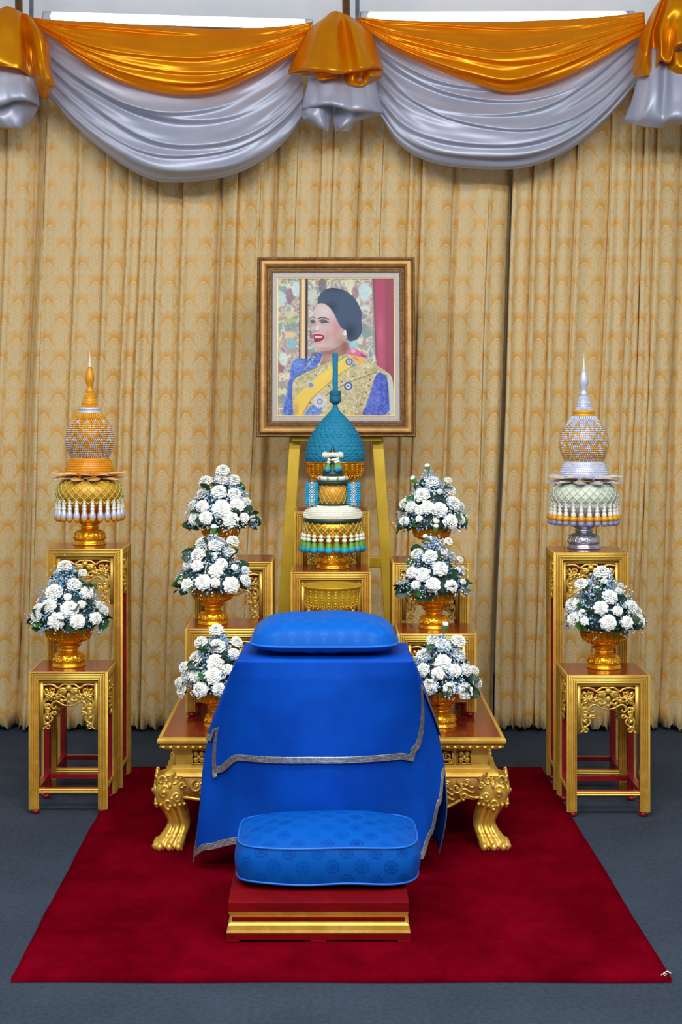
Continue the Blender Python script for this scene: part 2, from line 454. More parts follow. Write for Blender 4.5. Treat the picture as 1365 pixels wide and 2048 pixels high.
# ---- tube lights on the beam
def tube_light(p, q, label):
    c = (p + q)/2; L = (q - p).length; ang = atan2(q.z - p.z, q.x - p.x)
    t = empty('tube_light', c, 0, label, 'lamp', 'fluorescent tubes above the swags'); t.rotation_euler = (0, -ang, 0)
    mb = MB(); mb.tube([(-L/2, 0, 0), (L/2, 0, 0)], 0.021, 14, (0, 0, 1)); mb.build('glass_tube', M_TUBE, t)
    mb = MB(); mb.box(-L/2-0.02, L/2+0.02, 0.018, 0.06, -0.012, 0.03); bevel(mb.build('batten', M_TENT, t, smooth=False), 0.004)
    for s in (-1, 1):
        mb = MB(); mb.box(-0.02, 0.02, -0.02, 0.03, -0.02, 0.02); bevel(mb.build('end_cap', M_ALU, t, smooth=False, loc=(s*(L/2+0.015), 0, 0)), 0.004)
    return t
tube_light(at(102, 34, 6.72), at(611, 49, 6.72), 'glowing white fluorescent tube above the left swag')
tube_light(at(736, 34, 6.72), at(1253, 33, 6.72), 'glowing white fluorescent tube above the right swag')
def pole(px, ytop, lab, gx):
    a = at(px-6, -440, 6.62); b = at(px, 40, 6.6)
    t = empty('wrapped_pole', (b.x, b.y, b.z), 0, lab, 'pole', 'bronze wrapped poles behind the fabric knots')
    mb = MB(); mb.tube([(0, 0, 0), (a-b)*0.5, (a-b)], [0.017, 0.018, 0.019], 16, (0, 1, 0)); mb.build('shaft', M_BRONZE, t)
    mb = MB(); mb.tube([(gx, 0.05, -0.02), (gx, 0.05, 0.9)], 0.010, 10, (0, 1, 0)); mb.build('grey_rod', M_ALU, t)
pole(38, 0, 'bronze wrapped pole rising behind the left gold fabric knot', 0.045)
pole(693, 0, 'bronze wrapped pole rising behind the middle gold fabric knot', 0.05)

# ---- swags
def swag(name, T, B, D, mat, folds, label, cat, group, amp=0.03, seed=1, bulge=0.10):
    r = random.Random(seed)
    top = V2(*[(x, y, 0) for x, y in T]); bot = V2(*[(x, y, 0) for x, y in B])
    NU, NV = 110, 130
    fl = []
    for k in range(folds):
        fl.append(((k + r.uniform(0.15, 0.85))/folds, r.uniform(0.45, 1.2), r.uniform(-0.30, 0.30), r.uniform(0.028, 0.062), r.uniform(0.2, 0.8), r.uniform(0.25, 0.75), r.uniform(0.28, 0.6)))
    P = []; uv = []
    tc = [cr(top, j/NU) for j in range(NU+1)]; bc = [cr(bot, j/NU) for j in range(NU+1)]
    for i in range(NV+1):
        v = i/NV; row = []
        for j in range(NU+1):
            u = j/NU; e = sin(pi*u)
            q = tc[j].lerp(bc[j], v)
            f = 0
            for (c, a, sl, w, uc, um, us) in fl:
                cc = c + sl*(u-0.5) + 0.02*sin(6*(u-uc)); a = a*exp(-((u-um)/us)**2)*1.25
                dd = (v - cc)
                # asymmetric ridge: soft above, sharp tuck below
                w2 = w*1.3
                f += a*(exp(-(dd/(w2*2.2))**2) if dd < 0 else exp(-(dd/(w2*0.55))**2))
            f += 0.45*sin(v*folds*5.4 + u*5 + seed)*(1-e)**1.2 + 0.18*sin(v*9+u*4+seed)
            d = D - bulge*e*sin(pi*min(1, v*1.02))**0.7*0.7 - amp*f*(0.35 + 0.65*e) - 0.03*e*v - 0.0016*sin(v*63+u*9+seed*2)*(0.3+0.7*abs(2*u-1)) - 0.0012*sin(v*37-u*21+seed)
            if v > 0.965: d += 0.02*(v-0.965)/0.035
            p = at(q.x, q.y + 2.0*f*e*0.4, d)
            row.append(p); uv.append((u*1.4, v*0.5))
        P.append(row)
    mb = MB(); mb.grid(P); o = mb.build(name, mat, uvs=uv); solidify(o, 0.0016)
    return tag(o, label, cat, group)
swag('silver_swag', [(84,62),(150,98),(240,140),(350,160),(450,150),(540,112),(606,70)],
     [(92,186),(150,252),(215,308),(285,352),(350,365),(455,353),(530,318),(580,272),(606,236)], 6.60, M_SILVERC, 6,
     'silver lame swag hanging below the left tube light', 'swag', 'silver swags under the gold swags', 0.030, 4)
swag('silver_swag', [(742,58),(820,110),(900,145),(1000,160),(1100,150),(1190,110),(1280,52)],
     [(756,226),(800,290),(860,324),(950,338),(1050,335),(1135,302),(1210,242),(1276,165)], 6.60, M_SILVERC, 6,
     'silver lame swag hanging below the right tube light', 'swag', 'silver swags under the gold swags', 0.030, 8)
swag('gold_swag', [(55,34),(110,40),(200,44),(350,54),(450,58),(560,53),(625,44)],
     [(62,46),(120,88),(190,138),(270,174),(355,190),(435,183),(510,152),(565,122),(615,92)], 6.50, M_ORANGE, 4,
     'orange gold lame swag under the left tube light', 'swag', 'gold swags across the top', 0.026, 3, 0.07)
swag('gold_swag', [(715,34),(790,40),(900,43),(1000,43),(1100,40),(1190,35),(1290,24)],
     [(722,50),(790,100),(870,138),(950,168),(1020,185),(1090,170),(1170,136),(1235,100),(1292,66)], 6.50, M_ORANGE, 4,
     'orange gold lame swag under the right tube light', 'swag', 'gold swags across the top', 0.026, 7, 0.07)

# ---- gathered knots (tails) between the swags: rows of (x, y, depth)
def tail(name, rows, mat, label=None, cat=None, group=None, parent=None, nu=60, nv=50, wr=0.004, seed=0):
    R = [[at(*p) for p in r] for r in rows]
    def disp(u, v): return Vector((0, -wr*(sin(u*23+seed+v*4)+0.6*sin(u*41+seed*2-v*6))*v*(1-v*0.3), 0))
    P, uv = cpsurf(R, nu, nv, disp)
    mb = MB(); mb.grid(P); o = mb.build(name, mat, parent, uvs=uv); solidify(o, 0.0016)
    if label: tag(o, label, cat, group)
    return o
def shift(rows, dx, dy, sx=1, cx=672):
    return [[(cx + (x-cx)*sx + dx, y + dy, d) for (x, y, d) in r] for r in rows]
BELL = [
 [(652,34,6.46),(660,26,6.44),(668,23,6.42),(676,23,6.42),(684,26,6.43),(694,30,6.44),(706,36,6.46),(716,42,6.48)],
 [(622,56,6.46),(640,50,6.38),(656,48,6.36),(672,48,6.35),(688,46,6.41),(702,48,6.36),(722,54,6.38),(740,64,6.46)],
 [(600,92,6.46),(624,88,6.36),(648,86,6.32),(672,86,6.31),(694,84,6.38),(712,86,6.31),(734,90,6.36),(754,96,6.46)],
 [(584,126,6.46),(614,122,6.34),(646,120,6.29),(674,120,6.28),(700,120,6.33),(722,120,6.28),(748,118,6.34),(763,124,6.46)],
 [(577,143,6.46),(606,138,6.33),(642,140,6.28),(674,145,6.27),(702,142,6.31),(726,138,6.27),(752,132,6.33),(767,138,6.44)],
 [(580,150,6.50),(608,146,6.40),(642,146,6.36),(674,148,6.35),(702,146,6.36),(726,144,6.36),(750,140,6.40),(765,142,6.48)]]
SBELL = [
 [(620,120,6.50),(640,118,6.44),(665,118,6.42),(688,118,6.42),(712,118,6.43),(735,118,6.46),(748,118,6.5)],
 [(616,160,6.50),(638,160,6.42),(664,158,6.40),(687,158,6.42),(706,160,6.39),(732,160,6.41),(752,160,6.5)],
 [(608,196,6.50),(634,194,6.41),(662,188,6.38),(687,186,6.39),(708,192,6.36),(736,194,6.38),(760,196,6.5)],
 [(604,216,6.50),(630,211,6.41),(660,208,6.37),(686,214,6.37),(706,220,6.35),(738,220,6.37),(767,224,6.48)],
 [(606,220,6.54),(630,216,6.46),(660,213,6.44),(686,218,6.44),(706,224,6.43),(738,224,6.43),(764,227,6.52)]]
k1 = empty('silver_fabric_tail', at(680, 120, 6.45), 0, 'silver lame tail with two hanging points under the middle gold knot', 'fabric tail', 'silver tails under the gold knots')
def keep(o, par):
    o.parent = par; o.matrix_parent_inverse = Matrix.Translation(-par.location); return o
keep(tail('drape', SBELL, M_SILVERC, seed=1), k1)
keep(tail('hanging_fold', [
 [(606,212,6.53),(622,212,6.45),(640,210,6.43),(655,210,6.45),(666,212,6.5)],
 [(604,232,6.53),(620,232,6.44),(640,228,6.43),(652,228,6.46),(664,232,6.51)],
 [(612,243,6.53),(630,248,6.47),(644,252,6.44),(655,250,6.47),(661,250,6.52)],
 [(636,255,6.54),(645,259,6.50),(652,262,6.48),(656,263,6.48),(658,262,6.5)]], M_SILVERC, seed=4, nu=30, nv=24), k1)
keep(tail('hanging_fold', [
 [(664,214,6.52),(690,214,6.45),(715,218,6.42),(740,222,6.45),(766,226,6.5)],
 [(666,232,6.52),(690,230,6.46),(712,232,6.43),(736,234,6.48),(754,232,6.54)],
 [(668,252,6.52),(684,252,6.45),(700,248,6.46),(712,244,6.50),(722,240,6.55)],
 [(670,263,6.53),(680,261,6.49),(690,263,6.48),(698,264,6.52),(704,250,6.56)]], M_SILVERC, seed=6, nu=30, nv=24), k1)
k2 = empty('gold_fabric_knot', at(672, 24, 6.45), 0, 'shiny gold lame knot fanning out between the two swags', 'fabric knot', 'gold lame knots along the top')
keep(tail('drape', BELL, M_ORANGE, seed=2), k2)
keep(tail('ruffle', [
 [(578,146,6.48),(600,146,6.38),(620,144,6.36),(640,146,6.38),(662,148,6.37),(682,148,6.4)],
 [(590,149,6.49),(606,151,6.40),(626,150,6.42),(640,158,6.36),(662,156,6.36),(681,152,6.41)],
 [(606,150,6.5),(622,150,6.46),(632,154,6.44),(639,161,6.38),(660,158,6.37),(680,157,6.42)]], M_ORANGE, seed=3, nu=40, nv=14, wr=0.002), k2)
keep(tail('ruffle', [
 [(688,142,6.42),(706,142,6.36),(724,142,6.38),(742,140,6.36),(764,140,6.44)],
 [(689,160,6.42),(704,160,6.36),(722,158,6.40),(744,152,6.34),(764,150,6.44)],
 [(690,172,6.43),(706,170,6.36),(726,170,6.36),(742,160,6.40),(762,156,6.47)],
 [(691,177,6.46),(708,177,6.42),(726,176,6.42),(738,172,6.44),(746,164,6.48)]], M_ORANGE, seed=5, nu=40, nv=20, wr=0.003), k2)
# left end
k3 = empty('silver_fabric_tail', at(20, 120, 6.45), 0, 'silver lame tail under the gold knot at the left edge', 'fabric tail', 'silver tails under the gold knots')
keep(tail('drape', [
 [(-70,125,6.5),(-40,122,6.42),(-10,120,6.40),(20,122,6.40),(45,128,6.42),(66,140,6.5)],
 [(-76,165,6.5),(-44,160,6.40),(-10,158,6.38),(24,158,6.38),(54,162,6.40),(75,172,6.5)],
 [(-80,200,6.5),(-46,204,6.40),(-10,208,6.37),(26,198,6.37),(58,198,6.38),(79,208,6.5)],
 [(-78,210,6.54),(-46,212,6.46),(-10,214,6.44),(28,204,6.44),(58,204,6.45),(77,214,6.54)]], M_SILVERC, seed=3), k3)
keep(tail('hanging_fold', [
 [(-60,210,6.52),(-20,212,6.46),(10,208,6.46),(40,202,6.42),(79,211,6.52)],
 [(-60,240,6.54),(-20,236,6.45),(12,232,6.44),(44,226,6.46),(70,230,6.54)],
 [(-40,252,6.56),(-10,250,6.48),(20,254,6.46),(42,250,6.47),(58,246,6.56)],
 [(-20,254,6.57),(8,256,6.52),(30,258,6.50),(46,259,6.5),(50,257,6.56)]], M_SILVERC, seed=9, nu=40, nv=24), k3)
k4 = empty('gold_fabric_knot', at(16, 14, 6.45), 0, 'shiny gold lame knot hanging at the left edge of the photo', 'fabric knot', 'gold lame knots along the top')
keep(tail('drape', [
 [(-12,24,6.46),(0,18,6.42),(14,12,6.42),(30,18,6.43),(42,24,6.46),(52,32,6.5)],
 [(-50,50,6.46),(-20,40,6.38),(8,40,6.36),(34,44,6.38),(50,50,6.42),(70,52,6.48)],
 [(-76,90,6.46),(-36,84,6.35),(4,84,6.33),(40,86,6.36),(50,92,6.44),(68,88,6.46)],
 [(-90,124,6.46),(-44,120,6.33),(0,120,6.31),(42,124,6.33),(54,130,6.44),(64,128,6.46)],
 [(-94,136,6.48),(-46,132,6.34),(0,132,6.32),(38,138,6.32),(58,152,6.42),(68,154,6.48)]], M_ORANGE, seed=4), k4)
keep(tail('ruffle', [
 [(44,26,6.46),(54,28,6.42),(62,36,6.42),(72,46,6.46)],
 [(52,66,6.44),(66,66,6.38),(82,70,6.36),(96,84,6.46)],
 [(64,104,6.42),(76,112,6.36),(90,112,6.36),(100,104,6.46)],
 [(66,132,6.40),(80,128,6.34),(96,136,6.36),(103,142,6.46)],
 [(68,150,6.42),(84,150,6.35),(100,160,6.33),(112,172,6.44)],
 [(72,166,6.44),(84,172,6.40),(94,176,6.38),(106,176,6.46)],
 [(78,190,6.48),(84,194,6.46),(90,197,6.46),(96,196,6.50)]], M_ORANGE, seed=6, nu=40, nv=60), k4)
# right end
k5 = empty('silver_fabric_tail', at(1330, 120, 6.45), 0, 'silver lame tail under the gold knot at the right edge', 'fabric tail', 'silver tails under the gold knots')
keep(tail('drape', [
 [(1285,100,6.5),(1300,96,6.42),(1320,96,6.43),(1332,96,6.44),(1350,98,6.42),(1385,100,6.42),(1420,110,6.5)],
 [(1275,160,6.5),(1296,156,6.40),(1316,156,6.38),(1331,156,6.42),(1350,156,6.38),(1390,158,6.39),(1430,160,6.5)],
 [(1262,205,6.5),(1290,200,6.39),(1314,198,6.36),(1328,204,6.40),(1350,200,6.36),(1395,204,6.38),(1440,210,6.5)],
 [(1250,236,6.5),(1280,234,6.40),(1304,230,6.37),(1326,238,6.38),(1350,234,6.35),(1395,240,6.38),(1440,244,6.5)],
 [(1247,246,6.54),(1272,250,6.44),(1300,255,6.42),(1322,256,6.43),(1345,248,6.43),(1395,252,6.44),(1436,252,6.54)]], M_SILVERC, seed=7), k5)
k6 = empty('gold_fabric_knot', at(1345, 5, 6.45), 0, 'shiny gold lame knot hanging at the right edge of the photo', 'fabric knot', 'gold lame knots along the top')
keep(tail('drape', [
 [(1316,6,6.46),(1326,-4,6.42),(1334,-10,6.43),(1345,-16,6.40),(1362,-20,6.38),(1390,-20,6.40),(1410,-6,6.46)],
 [(1304,26,6.46),(1315,20,6.39),(1322,22,6.43),(1336,14,6.38),(1352,20,6.35),(1390,14,6.36),(1426,20,6.46)],
 [(1286,66,6.46),(1302,62,6.37),(1308,66,6.43),(1324,60,6.35),(1342,62,6.38),(1372,62,6.32),(1440,66,6.46)],
 [(1274,104,6.46),(1294,102,6.35),(1310,104,6.43),(1324,98,6.34),(1340,96,6.38),(1366,86,6.30),(1450,90,6.46)],
 [(1267,140,6.46),(1290,124,6.36),(1309,136,6.40),(1322,118,6.35),(1340,122,6.33),(1362,88,6.34),(1455,94,6.46)],
 [(1273,158,6.48),(1292,152,6.38),(1308,148,6.42),(1322,124,6.42),(1342,126,6.40),(1366,96,6.42),(1450,100,6.5)]], M_ORANGE, seed=8, nu=90), k6)
keep(tail('ruffle', [
 [(1336,104,6.42),(1352,104,6.36),(1370,104,6.38),(1400,104,6.40)],
 [(1336,140,6.42),(1352,132,6.36),(1370,136,6.35),(1405,136,6.40)],
 [(1338,159,6.46),(1354,154,6.40),(1372,152,6.40),(1400,150,6.44)]], M_ORANGE, seed=5, nu=30, nv=24), k6)

# ---- red rug
P = []; NU, NV = 60, 60; uv = []
rr = random.Random(4)
for i in range(NV+1):
    v = i/NV; y = 3.86 + (6.08-3.86)*v; row = []
    xl = -0.821 - 0.020*v + 0.0012*sin(v*21) + 0.001*sin(v*50); xr = 0.879 - 0.020*v + 0.0012*sin(v*17+1)
    for j in range(NU+1):
        u = j/NU; e = min(u, 1-u, v, 1-v)
        z = 0.0125 if e < 0.006 else 0.014 + 0.0012*sin(u*14+v*5)*sin(v*17)
        z += -0.003*exp(-((y-5.02)/0.012)**2)
        row.append((xl + (xr-xl)*u, y + 0.002*sin(u*19)*(1 if v in (0, 1) else 0), z))
    P.append(row)
for i in (0, NV):
    P.insert(0 if i == 0 else len(P), [(p[0], p[1], 0.001) for p in P[0 if i == 0 else -1]])
for r_ in P:
    r_.insert(0, (r_[0][0], r_[0][1], 0.001)); r_.append((r_[-1][0], r_[-1][1], 0.001))
mb = MB(); mb.grid(P); rug = tag(mb.build('rug', M_RUG), 'dark red rectangular rug lying on the grey carpet in front of the altar', 'rug')
mb = MB()
for k in range(5):
    a = rr.uniform(-0.3, 3.0); pts = [(0.856 + 0.004*k + 0.018*t*cos(a)*0.7, 3.872 - 0.008*t + 0.005*k, 0.0155 + 0.006*sin(pi*t)*(1-t)+0.003*t*(k % 2)) for t in (0, .25, .5, .75, 1)]
    mb.tube(pts, 0.0008, 5)
tag(mb.build('frayed_thread', M_JASMINE), 'few loose white threads at the front right corner of the rug', 'thread')

# ---------------------------------------------------------------- altar stands
def spiral(cx, cy, r0, r1, a0, turns, n=12):
    return [(cx + (r0+(r1-r0)*t)*cos(a0+turns*2*pi*t), cy + (r0+(r1-r0)*t)*sin(a0+turns*2*pi*t)) for t in [i/n for i in range(n+1)]]
def smooth2(P, n):
    R = [Vector((p[0], p[1], 0)) for p in P]; return [tuple(cr(R, i/n))[:2] for i in range(n+1)]
def carving_mesh(name):
    """pierced scroll apron; units: half width = 1, y runs from 0 at the top down to -1.9"""
    mb = MB(); T = 0.10
    def st(P, r, n=14, y=0.0, taper=True):
        Q = smooth2(P, n)
        for s in (1, -1):
            rr = [r*(0.55+0.45*sin(pi*(0.12+0.76*i/n))) if taper else r for i in range(n+1)]
            mb.tube([(s*x, y, z) for x, z in Q], rr, 6, (0, 1, 0), 1.0)
    def sp(*a, r=0.045, y=0.0):
        Q = spiral(*a)
        for s in (1, -1): mb.tube([(s*x, y, z) for x, z in Q], [r*(1-0.35*i/(len(Q)-1)) for i in range(len(Q))], 6, (0, 1, 0))
        for s in (1, -1): mb.ball((s*Q[-1][0], y-0.03, Q[-1][1]), 0.05, 6, 4)
    def petal(x, z, ang, L, w, y=-0.04):
        for s in (1, -1):
            M = Matrix.Rotation(-(ang if s == 1 else pi-ang), 3, 'Y')
            mb.ball((s*x + s*cos(ang)*L*0.5, y, z + sin(ang)*L*0.5), (L*0.55, 0.05, w), 6, 4, M)
    # flat inner border
    mb.box(-1.13, -0.98, -0.03, 0.05, -1.93, 0.14); mb.box(0.98, 1.13, -0.03, 0.05, -1.93, 0.14); mb.box(-0.98, 0.98, -0.03, 0.05, 0.0, 0.14)
    st([(0,-.93),(.2,-.90),(.36,-.80),(.50,-.74),(.63,-.82),(.66,-.96),(.58,-1.06),(.50,-1.0),(.53,-.93)], .05, 20)
    st([(.56,-1.14),(.67,-1.22),(.70,-1.33),(.64,-1.42),(.66,-1.52),(.78,-1.64),(.88,-1.78),(.98,-1.88)], .05, 18)
    sp(.82,-1.80,.02,.10,2.0,-0.9); sp(.55,-1.22,.03,.09,.3,.9)
    st([(0,-.06),(.22,-.05),(.42,-.20),(.55,-.10),(.75,-.05),(.98,-.08)], .05)
    st([(.98,-.25),(.86,-.55),(.95,-.85),(.86,-1.15),(.95,-1.45),(.90,-1.70)], .05, 18)
    st([(.12,-.62),(.30,-.52),(.42,-.62),(.60,-.62),(.70,-.72)], .045)
    sp(.30,-.36,.16,.05,3.3,1.15); sp(.62,-.28,.12,.04,1.0,-1.0); sp(.80,-.95,.11,.04,.5,1.1); sp(.80,-1.38,.10,.03,2.5,-1.1)
    # central bat/lotus: bead, wings and petals
    mb.ball((0, -.06, -.18), (.13, .11, .13), 10, 7)
    for a, L, w in ((-.1, .34, .08), (-.5, .36, .09), (-.95, .30, .08)): petal(.06, -.22, a, L, w, -.05)
    mb.ball((0, -.05, -.52), (.10, .09, .15), 8, 6); mb.ball((0, -.05, -.78), (.07, .07, .09), 6, 5)
    petal(.03, -.62, -.6, .22, .05); petal(.03, -.72, .2, .2, .05)
    for k in range(7): petal(.74, -.50, k*2*pi/7+.3, .20, .055, -.06)
    mb_c = [(.74, -.50)]
    for s in (1, -1): mb.ball((s*.74, -.1, -.50), .06, 8, 5)
    for x, z, a in ((.40,-.40,-.8),(.48,-.50,.5),(.90,-.20,-2.2),(.68,-1.10,.4),(.76,-1.12,-1.0),(.72,-1.32,.6),(.86,-1.58,-2.0),(.76,-1.52,.9),(.90,-1.24,2.4),(.20,-.80,.9),(.45,-.70,1.6),(.9,-.72,2.6)):
        petal(x, z, a, .22, .065)
    return mb.mesh(name, M_CARVE)
CARVE = carving_mesh('carved_apron')

FLW = 0.031
def flute_mesh(w, h, name):
    """mitred inverted U of five stepped ridges, in the XZ plane, front towards -Y, from z=0 to h"""
    prof = []; n = 5; st = FLW/n
    for k in range(n):
        t0 = k*st; yb = 0.0015*k
        for a, b in ((0, 0.0065), (0.14, 0.0014), (0.5, 0), (0.86, 0.0014), (1.0, 0.0065)): prof.append((t0 + a*st, -0.0115 + yb + b))
    prof = [(0, 0.002)] + prof + [(FLW, 0.004)]
    mb = MB(); P = []
    for (t, y) in prof:
        P.append([(-w/2+t, y, 0), (-w/2+t, y, h-t), (w/2-t, y, h-t), (w/2-t, y, 0)])
    mb.grid(P); return mb.mesh(name, M_GOLD, True, angle=50)
def bead_foot():
    mb = MB(); mb.lathe([(0.009, 0), (0.0145, 0.003), (0.0165, 0.009), (0.0145, 0.016), (0.010, 0.018)], 16); return mb.mesh('foot', M_RED)
FOOT = bead_foot()
def stand(x, y, z0, w, d, h, label, group, rz=0.0, back=True, str_z=0.075):
    """x,y: middle of the stand; z0 the level it stands on; h overall height"""
    t = empty('altar_stand', (x, y, z0), rz, label, 'stand', group)
    mb = MB(); mb.box(-w/2+0.001, w/2-0.001, -d/2+0.001, d/2-0.001, h-0.014, h); bevel(mb.build('tabletop', M_TOP, t, smooth=False), 0.0015)
    lw = 0.027; fz = 0.018
    for sx in (-1, 1):
        for sy in (-1, 1):
            mb = MB(); cx = sx*(w/2-0.004-lw/2); cy = sy*(d/2-0.004-lw/2)
            mb.box(cx-lw/2, cx+lw/2, cy-lw/2, cy+lw/2, fz-0.002, h-0.013)
            lg = mb.build('leg', M_RED, t, smooth=False); bevel(lg, 0.001)
            link('foot', FOOT, lg, (cx, cy, 0))
    for (L, rot, off) in ((w, 0, (0, -d/2+0.006)), (d, pi/2, (w/2-0.006, 0)), (w, pi, (0, d/2-0.006)), (d, -pi/2, (-w/2+0.006, 0))):
        me = flute_mesh(L-0.002, h-fz-0.001, 'fluted_frame')
        link('fluted_frame', me, t, (off[0], off[1], fz), (0, 0, rot))
        iw = L - 2*FLW - 0.002
        s = iw/2/1.13; sz = min(0.088, s*1.0)
        off2 = (off[0]*(1-0.008/abs(off[0])) if off[0] else 0, off[1]*(1-0.008/abs(off[1])) if off[1] else 0)
        link('carved_apron', CARVE, t, (off2[0], off2[1], h-0.001-FLW-0.14*sz), (0, 0, rot), (s, 0.085, sz))
    # red boards behind the carving close the frieze
    mb = MB(); mb.box(-w/2+0.03, w/2-0.03, -d/2+0.026, -d/2+0.029, h-0.085, h-0.014); mb.build('frieze_board', M_RED, t, smooth=False)
    for (L, rot, off) in ((w, 0, (0, -d/2+0.019)), (w, pi, (0, d/2-0.019)), (d, pi/2, (w/2-0.019, 0)), (d, -pi/2, (-w/2+0.019, 0))):
        M = Matrix.Translation((off[0], off[1], str_z)) @ Matrix.Rotation(rot, 4, 'Z')
        mb = MB(); hl = L/2 - 0.030
        mb.mi = 0; mb.box(-hl, hl, -0.010, 0.011, 0.0, 0.017, M)
        mb.mi = 1
        for k in range(2): mb.tube([M @ Vector((-hl, -0.0105, 0.0045+k*0.008)), M @ Vector((hl, -0.0105, 0.0045+k*0.008))], 0.0042, 8, (0, 0, 1))
        mb.build('stretcher', [M_RED, M_GOLD], t, smooth=False)
    return t
G1 = 'gilded altar stands on the grey carpet'; G2 = 'gilded altar stands on the low lion-footed table'
stand(-0.947, 5.55, 0, 0.277, 0.245, 0.517, 'short gilded altar stand at far left carrying a white flower bowl', G1)
stand(-0.937, 5.85, 0, 0.282, 0.245, 0.933, 'tall gilded altar stand at far left under the gold bud ornament', G1)
stand(1.003, 5.515, 0, 0.290, 0.25, 0.512, 'short gilded altar stand at far right carrying a white flower bowl', G1, 0.0)
stand(0.998, 5.825, 0, 0.276, 0.25, 0.921, 'tall gilded altar stand at far right under the silver bud ornament', G1, -0.03)
K_ = 0.989
def kz(z): return 1.5 - (1.5 - z)*K_
ZT = 0.374
def tstand(x, y, w, d, ztop, label, **k): stand(x*K_, y*K_, kz(ZT), w*K_, d*K_, (ztop-ZT)*K_, label, G2, **k)
tstand(-0.373, 5.445, 0.272, 0.245, 0.690, 'gilded stand at left front of low table under the middle left flower bowl', str_z=0.05)
tstand(0.381, 5.445, 0.272, 0.245, 0.672, 'gilded stand at right front of low table under the middle right flower bowl', str_z=0.05)
tstand(0.004, 5.445, 0.270, 0.245, 0.690, 'gilded stand behind the blue pillow carrying the open golden bowl', str_z=0.05)
tstand(-0.362, 5.725, 0.288, 0.245, 0.897, 'gilded stand at left back of low table under the top left flower bowl')
tstand(0.378, 5.725, 0.278, 0.245, 0.893, 'gilded stand at right back of low table under the top right flower bowl')
tstand(0.004, 5.725, 0.292, 0.245, 0.859, 'gilded stand in centre of low table under the tasselled garland tower')
tstand(0.008, 5.985, 0.288, 0.235, 1.065, 'tallest central gilded stand in front of easel under the blue dome')

# ---------------------------------------------------------------- low table with lion feet
LT = empty('low_altar_table', (0.006, 5.522, 0.0125), 0, 'wide low gilded altar table with carved lion-paw legs and red-brown top', 'table')
TW, TD, TH = 1.152, 1.17, ZT
mb = MB(); mb.box(-TW/2+0.012, TW/2-0.012, -TD/2+0.012, TD/2-0.012, TH-0.012, TH); bevel(mb.build('tabletop', M_TOP, LT, smooth=False), 0.002)
def rect_sweep(prof, hw, hd, mat, name, parent, zf=None, y0=0, angle=40):
    """profile of (inset, z) swept round a rectangle"""
    mb = MB(); P = []
    for (t, z) in prof:
        P.append([(-hw+t, -hd+t+y0, z), (hw-t, -hd+t+y0, z), (hw-t, hd-t+y0, z), (-hw+t, hd-t+y0, z)])
    mb.grid(P, True); return mb.build(name, mat, parent, angle=angle)
rect_sweep([(0.016, TH+0.0005), (0.008, TH), (0.002, TH-0.004), (0, TH-0.011), (0.002, TH-0.018), (0.009, TH-0.023), (0.03, TH-0.024)], TW/2, TD/2, M_GOLD, 'edge_moulding', LT)
rect_sweep([(0.02, TH-0.022), (0.010, TH-0.027), (0.012, TH-0.034), (0.024, TH-0.041), (0.04, TH-0.043)], TW/2, TD/2, M_GOLD, 'beaded_moulding', LT)
mb = MB()
for k in range(46):
    x = -TW/2+0.02 + (TW-0.04)*k/45
    for y in (-TD/2+0.011, TD/2-0.011): mb.ball((x, y, TH-0.032), (0.009, 0.005, 0.0045), 6, 4)
    y = -TD/2+0.02 + (TD-0.04)*k/45
    for x in (-TW/2+0.011, TW/2-0.011): mb.ball((x, y, TH-0.032), (0.005, 0.009, 0.0045), 6, 4)
tag(mb.build('leaf_beading', M_CARVE, LT), kind='stuff')
NH = 0.055; NI = 0.055    # inset of the neck frieze
zn1 = TH-0.043; zn0 = zn1-0.066
mb = MB(); hw = TW/2-NI; hd = TD/2-NI
mb.box(-hw, hw, -hd, hd, zn0, zn1+0.004); bevel(mb.build('frieze', M_GOLD, LT, smooth=False), 0.002)
rect_sweep([(-0.002, zn0+0.010), (-0.007, zn0+0.008), (-0.008, zn0), (-0.014, zn0-0.002), (-0.030, zn0-0.014), (-0.038, zn0-0.022), (-0.02, zn0-0.03), (0.03, zn0-0.03)], hw, hd, M_GOLD, 'ledge_moulding', LT)
